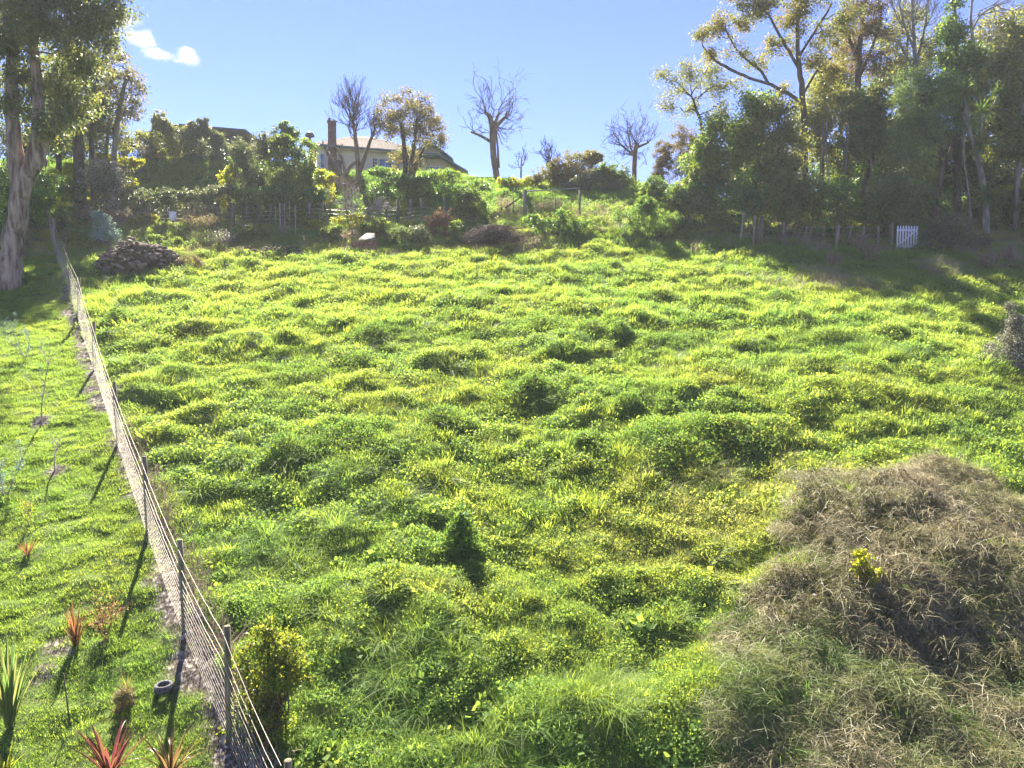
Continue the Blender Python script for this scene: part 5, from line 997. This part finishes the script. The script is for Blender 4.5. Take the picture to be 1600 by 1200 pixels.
# ---- old fence before the tree belt, with picket gate
of = thing('old_fence', 'old wire fence on leaning grey posts in front of the dark trees', 'fence', gp(P(1270, 370, 42)[0], 42))
ow = []
for x0_, y0_, x1_, y1_, w in ((1156, 352, 1163, 331, 4), (1177, 358, 1180, 337, 4), (1187, 364, 1190, 339, 7), (1224, 369, 1225, 347, 5), (1256, 372, 1261, 353, 4), (1264, 372, 1268, 352, 4), (1286, 368, 1286, 353, 3.5), (1306, 384, 1310, 352, 6), (1328, 382, 1328, 353, 4), (1346, 378, 1351, 354, 4), (1371, 372, 1373, 354, 3.5), (1393, 380, 1393, 349, 7)):
    D = 41.6; b = P(x0_, y0_, D); b = gp(b[0], D); t = P(x1_, y1_, D); t[2] = max(t[2], b[2] + .75)
    m = MB(); m.tube([b - (0, 0, .3), (b + t) / 2, t], w * D / F / 2, 7); m.build('post', M_wood if w < 6.5 else M_wood, of); ow.append((b, t))
for f in (0.3, 0.62, 0.92):
    m = MB(); m.tube(np.array([b + (t - b) * f + (0, -.08, 0) for b, t in ow]), 0.007, 3, cap=False); m.build('wire', M_wire, of)
D = 41.3; g0, g1 = P(1402, 384, D), P(1432, 384, D); gt = thing('picket_gate', 'white picket gate beside the thick post in front of the dark trees', 'gate', gp((g0[0] + g1[0]) / 2, D))
zb_ = float(ground_z(g0[0], D)) + 0.05; zt_ = P(1402, 352, D)[2]
for k in range(8):
    x = g0[0] + (g1[0] - g0[0]) * k / 7; w = .085; m = MB(); zt2 = zt_ - 0.004 * k + rng.normal(0, .008)
    m.add([(x - w / 2, D, zb_), (x + w / 2, D, zb_), (x + w / 2, D, zt2 - .07), (x, D, zt2), (x - w / 2, D, zt2 - .07), (x - w / 2, D + .022, zb_), (x + w / 2, D + .022, zb_), (x + w / 2, D + .022, zt2 - .07), (x, D + .022, zt2), (x - w / 2, D + .022, zt2 - .07)],
          [(0, 1, 2, 4), (6, 5, 9, 7), (0, 4, 9, 5), (1, 6, 7, 2), (2, 7, 8, 3), (3, 8, 9, 4), (0, 5, 6, 1)], [(4, 2, 3), (9, 8, 7)]); m.build('picket', M_white, gt)
for z in (zb_ + .22, zt_ - .28):
    m = MB(); m.box(((g0[0] + g1[0]) / 2, D + .05, z), (g1[0] - g0[0] + .08, .05, .09)); m.build('rail', M_white, gt)
m = MB(); m.beam((g0[0], D + .10, zb_ + .25), (g1[0], D + .10, zt_ - .3), .04, .08); m.build('brace', M_white, gt)

# ---- white box among the weeds
q = P(270, 344, 45.9); b = gp(q[0], 45.9); wb = thing('beehive_box', 'small white box on a stake among the weeds by the garden fence', 'box', b)
t = P(270, 332, 45.9); m = MB(); m.box((b[0], b[1], t[2] - .27), (.34, .3, .52)); m.build('box', M_white, wb); m = MB(); m.box((b[0], b[1], t[2] + .02), (.4, .36, .05)); m.build('lid', M_white, wb); m = MB(); m.tube([b - (0, 0, .2), (b[0], b[1], t[2] - .53)], .05, 6); m.build('stake', M_wood, wb)

# ---- stones
def stone_mesh(k):
    m = MB(); th = np.linspace(0, 2 * np.pi, 7, endpoint=False); rs = np.random.default_rng(100 + k); V = [(0, 0, -.42)]
    for z, r in ((-.3, .36), (.08, .5), (.36, .33)):
        for t_ in th: rr = r * rs.uniform(.75, 1.15); V.append((rr * math.cos(t_), rr * math.sin(t_), z + rs.uniform(-.09, .09)))
    V.append((0, 0, .42)); V = np.array(V) * [1, .8, .55]
    T = [(0, 1 + (j + 1) % 7, 1 + j) for j in range(7)] + [(22, 15 + j, 15 + (j + 1) % 7) for j in range(7)]
    Q = [(1 + r * 7 + j, 1 + r * 7 + (j + 1) % 7, 8 + r * 7 + (j + 1) % 7, 8 + r * 7 + j) for r in range(2) for j in range(7)]
    m.add(V, Q, T); me = m.mesh('stone'); me.materials.append(M_stone); return me
stones = [stone_mesh(k) for k in range(7)]
from mathutils import Euler
def lay_stone(root, p, s):
    o = bpy.data.objects.new('stone', stones[R.randrange(7)]); COL.objects.link(o); o.parent = root; o.location = Vector(p) - root.location
    o.rotation_euler = Euler((R.uniform(-.5, .5), R.uniform(-.5, .5), R.uniform(0, 6.28))); o.scale = (s * R.uniform(.8, 1.4), s * R.uniform(.8, 1.2), s * R.uniform(.7, 1.2))
Dp = 37.3; q = P(215, 436, Dp); b = gp(q[0], Dp); rp = thing('rubble_heap', 'rounded heap of grey and brown rubble stones at the top left of the meadow', 'stone heap', b)
hw = 64 * Dp / F; hh = 1.8
core = MB(); th = np.linspace(0, 2 * np.pi, 18, endpoint=False); V = []
for f, z in ((1.0, -.3), (.92, .25), (.78, .62), (.5, .86), (.2, .97)):
    for t_ in th:
        x = b[0] + hw * f * .86 * math.cos(t_) * R.uniform(.9, 1.05); y = b[1] + .4 + hw * .6 * f * math.sin(t_) * R.uniform(.9, 1.05); V.append((x, y, float(b[2]) + (hh - .15) * z))
core.add(V, [(r * 18 + j, r * 18 + (j + 1) % 18, r * 18 + 18 + (j + 1) % 18, r * 18 + 18 + j) for r in range(4) for j in range(18)], [(72 + j, 72 + (j + 1) % 18, 72) for j in range(1, 17)]); core.build('earth_core', solidmat('heap_earth', (0.05, 0.035, 0.025), (0.13, 0.085, 0.06), 4, .95, .1, .6), rp)
for k in range(290):
    el_ = math.asin(R.uniform(-.02, 1.0) ** 1.0) if k % 3 else R.uniform(0, .7); a_ = R.uniform(3.0, 6.5) if k % 4 else R.uniform(0, 6.28)
    lay_stone(rp, (b[0] + hw * math.cos(el_) * math.cos(a_), b[1] + .4 + hw * .72 * math.cos(el_) * math.sin(a_), b[2] + (hh - .1) * math.sin(el_) * (1 + .12 * math.sin(3 * a_)) + R.uniform(-.08, .06)), R.choice((.16, .2, .26, .34, .46)) * R.uniform(.85, 1.15))
# low line of rubble right of it
q = P(425, 394, 40.2); b = gp(q[0], 40.2); rl = thing('rubble_line', 'low dark line of loose stones right of the rubble heap', 'stones', b)
for k in range(90):
    x = P(R.uniform(362, 478), 390, 40.2)[0]; y = 40.2 + R.gauss(0, .25); lay_stone(rl, (x, y, float(ground_z(x, y)) + R.uniform(.0, .45)), R.uniform(.14, .34))
# stack of bricks with a leaning board
q = P(570, 387, 41.5); b = gp(q[0], 41.5); bs = thing('brick_stack', 'square stack of old red bricks left of the pale feathery bush', 'brick stack', b)
for zc in range(6):
    for k in range(6):
        for row in range(2):
            m = MB()
            m.box((b[0] - .62 + .245 * k + (.06 if zc % 2 else 0), b[1] - .12 + row * .24, b[2] + .02 + .10 * zc), (.228, .108 * 2, .085), rz=R.uniform(-.04, .04)); m.build('brick', M_clay, bs)
bd = thing('board', 'pale trapezoid board lying on top of the brick stack', 'board', b + (0.15, -.1, .62)); m = MB()
z0 = float(b[2]) + .60; V = [(b[0] - .35, b[1] - .28, z0), (b[0] + .68, b[1] - .3, z0), (b[0] + .55, b[1] + .32, z0 + .46), (b[0] + .05, b[1] + .3, z0 + .46)]; V += [(x, y + .01, z + .03) for x, y, z in V]
m.add(V, [(0, 1, 2, 3), (7, 6, 5, 4), (0, 4, 5, 1), (1, 5, 6, 2), (2, 6, 7, 3), (3, 7, 4, 0)]); m.build('panel', solidmat('pale_board', (.24, .18, .145), (.31, .24, .19), 5, .8, .2), bd)
# row of grey sticks
q = P(447, 362, 44.2); b = gp(q[0], 44.2); ts = thing('stick_trellis', 'row of upright grey sticks tied with wires before the domed bush', 'trellis', b)
for k, px in enumerate((430, 437, 444, 452, 461)):
    t = P(px, R.uniform(312, 322), 44.2); g = gp(t[0], 44.2); m = MB(); m.tube([g - (0, 0, .2), t], .035 if k in (1, 4) else .022, 5); m.build('stick', M_paletwig, ts)
for k in range(7):
    a, c = P(431, 326 + k * 5.5, 44.15), P(461, 325 + k * 5.5, 44.15); m = MB(); m.tube([a, (a + c) / 2 - (0, 0, .03), c], .010, 3); m.build('wire', M_paletwig, ts)
# brush pile
q = P(772, 366, 41.8); b = gp(q[0], 41.8); bp_ = thing('brush_pile', 'wide heap of dark dead branches below the round bush', 'brush pile', b); m = MB(); hw = 54 * 41.8 / F
M_brush = bark('dead_brush', (0.05, 0.035, 0.032), (0.15, 0.105, 0.095))
for k in range(950):
    u, v = R.gauss(0, .42), R.gauss(0, .4)
    if u * u + v * v > 1: continue
    z = max(0, 1 - u * u - v * v) ** .6 * 1.25 * R.uniform(.35, 1.05); c = b + np.array([u * hw, v * 1.2, z]); a_ = R.uniform(0, 3.14); ln = R.uniform(.3, .8)
    d = np.array([math.cos(a_) * ln, math.sin(a_) * ln * .6, R.uniform(-.35, .25) * ln]); m.tube(curve(c - d, c + d, 4, .1, .06), np.linspace(.018, .007, 4), 3, cap=False)
m.build('stick', M_brush, bp_, 'stuff')
# ================================================================== the meadow's own tussocks and the young plants on the lawn
TG = 'dark green tussocks dotted over the meadow'
def tussock(label, px, yb, hw, hp, matk='meadow', Lf=0.075, Wf=0.03, dens=1.0, cat='tussock', name='grass_tussock', pointy=0.0):
    q = on_ground(px, yb - hp * 0.12); D = q[1]; s = D / F; rx, rz = hw * s, hp * s * (0.95 if pointy else 0.62); b = gp(q[0], D + rx * 0.45); root = thing(name, label, cat, b, TG if cat == 'tussock' else None)
    d = unit(rng.normal(0, 1, (int(dens * min(13000, max(2200, 6.5 * 3.14 * rx * rz / (0.5 * Lf * Wf)))), 3))); n_ = len(d); d[:, 2] = np.abs(d[:, 2])
    lump = 0.5 + 1.0 * fbm(d[:, 0] * 2.6 + px, d[:, 1] * 2.6 + d[:, 2] * 3.0, 77, 3); rr = (0.78 + 0.30 * rng.random(n_) ** 2) * lump
    c = d * rr[:, None] * np.array([rx, rx * (0.8 if pointy else 1.05), rz])
    if not pointy:
        for _ in range(2):
            sel = rng.random(n_) < 0.22; f_ = rng.uniform(.35, .6); a_ = rng.random() * 6.28; c[sel] = d[sel] * rr[sel, None] * np.array([rx, rx, rz * 1.1]) * f_ + np.array([math.cos(a_) * rx * .75, math.sin(a_) * rx * .5 - .1, 0])
    if pointy: k = 1 - pointy * np.clip(c[:, 2] / rz, 0, 1); c[:, 0] *= k; c[:, 1] *= k
    else: c[:, :2] *= (1.25 - 0.4 * np.clip(c[:, 2:3] / rz, 0, 1))
    zl = c[:, 2].copy(); c = c + b; c[:, 2] = (ground_z(c[:, 0], c[:, 1]) if not pointy else b[2]) + np.maximum(zl, 0.02)
    c[:, 2] = np.maximum(c[:, 2], ground_z(c[:, 0], c[:, 1]) + 0.02)
    ax = unit(d * 0.35 + rng.normal(0, 0.6, (n_, 3)) + np.array([0, 0, 0.2])); sd = unit(np.cross(ax, d + rng.normal(0, 0.6, (n_, 3)))); k = 0.6 + 0.8 * rng.random(n_)
    m = MB(); m.leaves(c, ax, sd, Lf * k, Wf * k); m.build('blade', L[matk], root, 'stuff')
    core = MB(); th = np.linspace(0, 2 * np.pi, 12, endpoint=False); V = []  # solid inner core added to block light and keep the front dark
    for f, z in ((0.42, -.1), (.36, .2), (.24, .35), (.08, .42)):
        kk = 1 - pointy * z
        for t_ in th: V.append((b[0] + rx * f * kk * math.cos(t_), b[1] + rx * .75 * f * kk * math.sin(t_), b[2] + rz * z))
    core.add(V, [(r * 12 + j, r * 12 + (j + 1) % 12, r * 12 + 12 + (j + 1) % 12, r * 12 + 12 + j) for r in range(3) for j in range(12)], [(36, 36 + j, 36 + j + 1) for j in range(1, 11)]); core.build('shade_core', M_shadecore, root)
    return root
M_shadecore = solidmat('tussock_shade_core', (0.03, 0.055, 0.015), (0.06, 0.085, 0.025), 8, .95, .1)
for a in (('broad low dark tussock just right of the middle of the meadow', 820, 640, 42, 36), ('round dark tussock left of the broad one in mid meadow', 686, 668, 36, 40), ('dark tussock on the left below the line of the rubble heap', 560, 588, 30, 27),
          ('largest dark mound of grass on the right of the meadow', 1058, 728, 70, 58), ('low dark tussock joined to the left of the largest mound', 922, 704, 40, 28), ('long low dark tussock joined to the right of the largest mound', 1165, 712, 52, 30),
          ('left one of a pair of dome tussocks high on the right of the meadow', 922, 526, 26, 32), ('right one of a pair of dome tussocks high on the right of the meadow', 971, 532, 21, 36), ('wide flat tussock left of the dome pair', 850, 520, 42, 28), ('dark ragged tussock at the upper middle of the meadow', 712, 512, 32, 30),
          ('dark tussock at the left with a wide skirt above the fence bottom', 438, 714, 42, 40), ('pointed dark tussock between two others on the lower left', 542, 710, 54, 40), ('small round tussock behind the pointed one', 592, 690, 27, 28), ('small round tussock below the pair of domes', 1014, 545, 20, 20),
          ('grey green domed tussock on the upper left of the meadow', 574, 540, 30, 30), ('small dark tussock right of the broad middle one', 992, 652, 28, 32), ('dark tussock touching the small one left of the largest mound', 1046, 652, 30, 30), ('grey green tussock directly behind the largest mound', 1098, 668, 32, 28),
          ('small ragged tussock at the right of the middle row', 1138, 622, 26, 20), ('tiny dark cone of grass near the top edge of the meadow', 963, 425, 12, 20), ('small dark tussock far left below the rubble', 478, 506, 18, 18), ('low yellow fringed tussock left of the left dark tussock', 470, 602, 34, 24),
          ('tiny dark tussock low in the yellow grass on the right', 1118, 778, 24, 13), ('dark hump of grass right of the meadow near the brown bush', 1525, 702, 46, 30), ('small dark tussock at the right end of the tussock row', 1170, 660, 24, 22), ('shaded hump of grass below the tree belt', 1220, 476, 26, 18),
          ('twin humped tussock in the upper right of the meadow', 1085, 524, 32, 22), ('dark tussock on the far left of the meadow beside the fence', 178, 520, 22, 40)):
    tussock(*a)
tussock('dark cone shaped young bush standing alone low in the meadow', 718, 884, 34, 82, 'meadow', 0.12, 0.04, 0.45, 'bush', 'young_bush', 0.62)

# grassy dark humps on the bank to the right of the skyline
shrub('shrub', 'dark overgrown hump of brambles at the top right corner of the meadow', 43.3, [(990, 340, 30, 22), (1030, 345, 34, 18), (1008, 322, 20, 14)], 'meadow', 0.13, 0.05, 2.2, None, 'bramble', stems=3, maxn=16000)
shrub('shrub', 'green bank of leaves below the long rail', 43.6, [(835, 345, 22, 9), (870, 350, 26, 9), (905, 352, 22, 10), (880, 335, 16, 8)], 'ivy', 0.10, 0.07, 1.9, None, stems=3, maxn=9000)

# sapling on the mound
shrub('sapling', 'bright yellow green sapling growing on the brown bramble mound', float(on_ground(1360, 922)[1]), [(1348, 884, 11, 26), (1376, 902, 12, 14), (1362, 905, 12, 14), (1346, 862, 5, 10)], 'yellow', 0.075, 0.045, 2.0, None, 'sapling', stems=5, maxn=1400, cl=0.07)

# big leafy bush by the fence, near
shrub('leafy_bush', 'leafy small leaved bush beside the last fence post at the bottom left', 10.3, [(420, 1010, 40, 36), (440, 1060, 44, 44), (405, 1075, 40, 44), (425, 1130, 44, 44), (390, 1030, 24, 28), (455, 1020, 24, 34), (400, 1170, 36, 36), (418, 980, 22, 16), (372, 1105, 16, 22), (365, 1170, 20, 22)], 'nearbush', 0.05, 0.032, 1.15, None, 'bush', stems=9, maxn=22000, cl=0.10)
# ------------------------------------------------------------------ young plants on the lawn
def flax(name, label, px, py, n_, Lp, Wm, cols, trans, spread, droop, cat='flax', lo=0.5):
    q = on_ground(px, py); D = q[1]; s = D / F; root = thing(name, label, cat, q)
    for k in range(n_):
        mt = M_fl[(name, k % 3)] if (name, k % 3) in M_fl else M_fl.setdefault((name, k % 3), leafmat(name + '_leaf_%d' % (k % 3), [cols[k % len(cols)], tuple(c * 1.3 for c in cols[k % len(cols)])], [trans[k % len(trans)], tuple(min(.8, c * 1.25) for c in trans[k % len(trans)])], 0.42, 0.35, 0.5))
        az = R.uniform(0, 6.283); out = spread * R.uniform(0.25, 1.0); ln = Lp * s * R.uniform(lo, 1.05); t = np.linspace(0, 1, 7)[:, None]
        d = np.array([math.cos(az), math.sin(az), 0.0]); dr = droop * R.uniform(0.2, 1.3)
        p = q + d * 0.06 * R.random() + d * ln * out * (t ** 1.2) + np.array([0, 0, 1.0]) * ln * (t * math.sqrt(max(.1, 1 - out * out * .6)) - dr * out * t ** 3)
        sd = unit(np.cross(d, [0, 0, 1.0]) + rng.normal(0, .25, 3)); w = (Wm * R.uniform(.7, 1.2) * np.array([.6, .9, 1, .95, .75, .42, .03]) / 2)[:, None]; fold = np.cross(sd, unit(p[3] - p[1])) * w * .5
        V = np.stack([p - sd * w + fold, p, p + sd * w + fold], 1).reshape(-1, 3); Q = []
        for i in range(6): Q += [(3 * i, 3 * i + 1, 3 * i + 4, 3 * i + 3), (3 * i + 1, 3 * i + 2, 3 * i + 5, 3 * i + 4)]
        m = MB(); m.add(V, Q); m.build('leaf', mt, root)
    return root
M_fl = {}
flax('red_flax', 'dark red sword leaved flax at the bottom edge left of the bronze flax', 172, 1222, 34, 112, 0.045, [(.10, .025, .03), (.16, .045, .05), (.08, .03, .025)], [(.24, .06, .06), (.34, .11, .09), (.18, .09, .04)], 0.75, 0.35)
flax('bronze_flax', 'bronze arching flax with pale tips at the bottom edge by the tyre', 268, 1215, 34, 105, 0.035, [(.14, .07, .03), (.22, .15, .07), (.10, .06, .03)], [(.26, .15, .05), (.34, .25, .10), (.22, .14, .05)], 0.95, 0.75)
flax('green_flax', 'tall green flax with upright leaves at the left edge', 16, 1138, 64, 150, 0.05, [(.05, .09, .03), (.07, .11, .04), (.10, .11, .04)], [(.12, .20, .05), (.20, .30, .07), (.28, .28, .09)], 0.42, 0.2)
flax('yellow_flax', 'small yellow green flax in the bottom left corner', 6, 1215, 22, 60, 0.04, [(.12, .14, .02), (.18, .17, .03)], [(.50, .54, .04), (.58, .52, .05)], 0.7, 0.3)
flax('red_plant', 'rusty red upright plant on a mulched patch of lawn', 118, 1012, 46, 78, 0.022, [(.16, .05, .025), (.20, .09, .04), (.12, .06, .03)], [(.26, .10, .05), (.32, .18, .07), (.22, .13, .05)], 0.42, 0.4, 'plant')
flax('fern_plant', 'small green fern like plant at the foot of the pale forked gum', 40, 440, 26, 24, 0.09, [(.05, .10, .02), (.08, .12, .03)], [(.28, .40, .05), (.40, .46, .06)], 0.9, 0.6, 'plant')
shrub('straw_tuft', 'small straw coloured dome of dead grass on the lawn left of the tyre', 10.9, [(195, 1086, 15, 15)], 'brown', 0.09, 0.016, 2.6, None, 'tuft', stems=2, maxn=1500, cl=0.04)
flax('young_grass', 'thin green and red shoots growing out of the straw dome on the lawn', 199, 1080, 16, 38, 0.010, [(.09, .12, .03), (.16, .07, .04)], [(.34, .40, .06), (.40, .16, .08)], 0.5, 0.3, 'plant')
flax('red_plant', 'small reddish tuft on the left of the lawn above the flax', 43, 868, 30, 36, 0.022, [(.14, .06, .035), (.10, .08, .03)], [(.22, .12, .06), (.22, .18, .06)], 0.7, 0.4, 'plant')
def twigs(name, label, px, py, h, stems, mat, leafk=None, spread=0.45, cat='sapling', depth=1, r=0.014, lf=0.05, nl=8, group=None, stake=False):
    q = on_ground(px, py); D = q[1]; s = D / F; root = thing(name, label, cat, q, group); m = MB(); ends = []; tops_ = []
    for k in range(stems):
        d = unit(np.array([rng.normal(0, spread), rng.normal(0, spread), 1.0])); L0 = h * s * R.uniform(.6, 1.05)
        st = m.n; grow(m, q - np.array([0, 0, .05]), d, L0, r, depth, 0.3, 0.75, 0.16, (4, 7), 0.004, 0.45, 5); V = np.concatenate(m.V); ends.append(V[rng.integers(st, len(V), 40)])
    m.build('stem', mat, root)
    if leafk:
        lm = MB(); scatter_leaves(lm, np.concatenate(ends), 0.05, nl, lf, lf * .5); lm.build('foliage', L[leafk], root, 'stuff')
    return root
twigs('red_shrub', 'red twigged young shrub right of the rusty red plant', 165, 1004, 70, 6, bark('red_twigs', (.14, .05, .04), (.24, .10, .07)), 'redleaf', 0.45, 'shrub', 1, 0.008, 0.05, 2)
twigs('sapling', 'crooked grey sapling on a bare soil ring in the lawn', 86, 735, 62, 1, M_paletwig, None, 0.1, 'sapling', 1, 0.028, group='saplings on the lawn')
twigs('sapling', 'thin leafless sapling with spreading twigs high on the lawn', 65, 662, 120, 1, M_paletwig, None, 0.08, 'sapling', 2, 0.022, group='saplings on the lawn')
twigs('sapling', 'grey leaved sapling casting a dark shadow near the top of the lawn', 40, 560, 62, 3, M_greybark, 'silver', 0.35, 'sapling', 1, 0.016, 0.06, 5, group='saplings on the lawn')
twigs('sapling', 'bushy silver sapling at the left edge halfway down the lawn', 8, 775, 62, 5, M_greybark, 'silver', 0.45, 'sapling', 1, 0.012, 0.05, 5, group='saplings on the lawn')
twigs('sapling', 'yellow leaved sapling at the left edge of the lawn above the red tuft', 45, 820, 46, 2, M_greybark, 'yellow', 0.3, 'sapling', 1, 0.010, 0.045, 3, group='saplings on the lawn')
q = on_ground(110, 1140); t = P(99, 1052, q[1] + .05); sk = thing('garden_stake', 'thin dark stake leaning in the lawn left of the straw dome', 'stake', q); m = MB(); m.tube([q - (0, 0, .1), (q + t) / 2, t], [.014, .012, .010], 5); m.build('rod', M_wood, sk)
# tyre
q = on_ground(256, 1084); ty = thing('tyre', 'small worn grey tyre lying flat on the lawn beside the fence', 'tyre', q + (0, 0, .06))
m = MB(); prof = [(.085, .02), (.095, .06), (.125, .07), (.145, .05), (.15, .0), (.145, -.05), (.125, -.07), (.095, -.06), (.085, -.02)]; N_ = 28
V = [(q[0] + r * math.cos(2 * np.pi * k / N_), q[1] + r * math.sin(2 * np.pi * k / N_), q[2] + .09 + z) for k in range(N_) for r, z in prof]
m.add(V, [(k * 9 + j, k * 9 + (j + 1) % 9, ((k + 1) % N_) * 9 + (j + 1) % 9, ((k + 1) % N_) * 9 + j) for k in range(N_) for j in range(9)]); m.build('tread', M_rubber, ty, smooth=True)
m = MB()
for k in range(24):
    a_ = 2 * np.pi * k / 24; m.box((q[0] + .147 * math.cos(a_), q[1] + .147 * math.sin(a_), q[2] + .09), (.012, .02, .09), rz=a_)
m.build('tread_block', M_rubber, ty, 'stuff')
# dead weeds along the fence foot
for lab, Y0, Y1, n_ in (('dead brown weeds tangled in the netting at the near end of the fence', 9.2, 13.2, 60), ('dead pinkish weeds tangled in the netting halfway along the fence', 13.4, 19.5, 70)):
    b = fence_pt((Y0 + Y1) / 2); rt = thing('dead_weeds', lab, 'weeds', b + (.2, 0, 0), 'dead weeds in the netting'); m = MB()
    for k in range(n_ * 5):
        Y = R.uniform(Y0, Y1); X = float(fence_x(Y)) + R.uniform(-.02, .42); g = gp(X, Y); h = R.uniform(.2, .75) * (0.4 + 1.1 * float(vnoise(Y * 1.3, 3.0, 5)))
        e_ = g + np.array([R.gauss(0, .2), R.gauss(0, .2), h]); m.tube(curve(g - (0, 0, .03), e_, 4, 0, .1), np.linspace(.006, .003, 4), 3, cap=False)
    m.build('stem', bark('weed_stalk', (.22, .16, .12), (.40, .30, .24)), rt, 'stuff')
# ------------------------------------------------------------------ thin sunlit air over the hill
hz, n, l, out = nodemat('hazy_air')
pv = n.new('ShaderNodeVolumePrincipled'); pv.inputs['Color'].default_value = (0.9, 0.95, 1.0, 1); pv.inputs['Density'].default_value = 0.0005; pv.inputs['Anisotropy'].default_value = 0.15
l.new(pv.outputs[0], out.inputs['Volume'])
_zb, _zt = ZC + float(GZ.min()) - 1.0, ZC + 34.0
m = MB(); m.box((0, 67.5, (_zb + _zt) / 2), (324, 253, _zt - _zb)); m.build('haze', hz, kind='stuff')
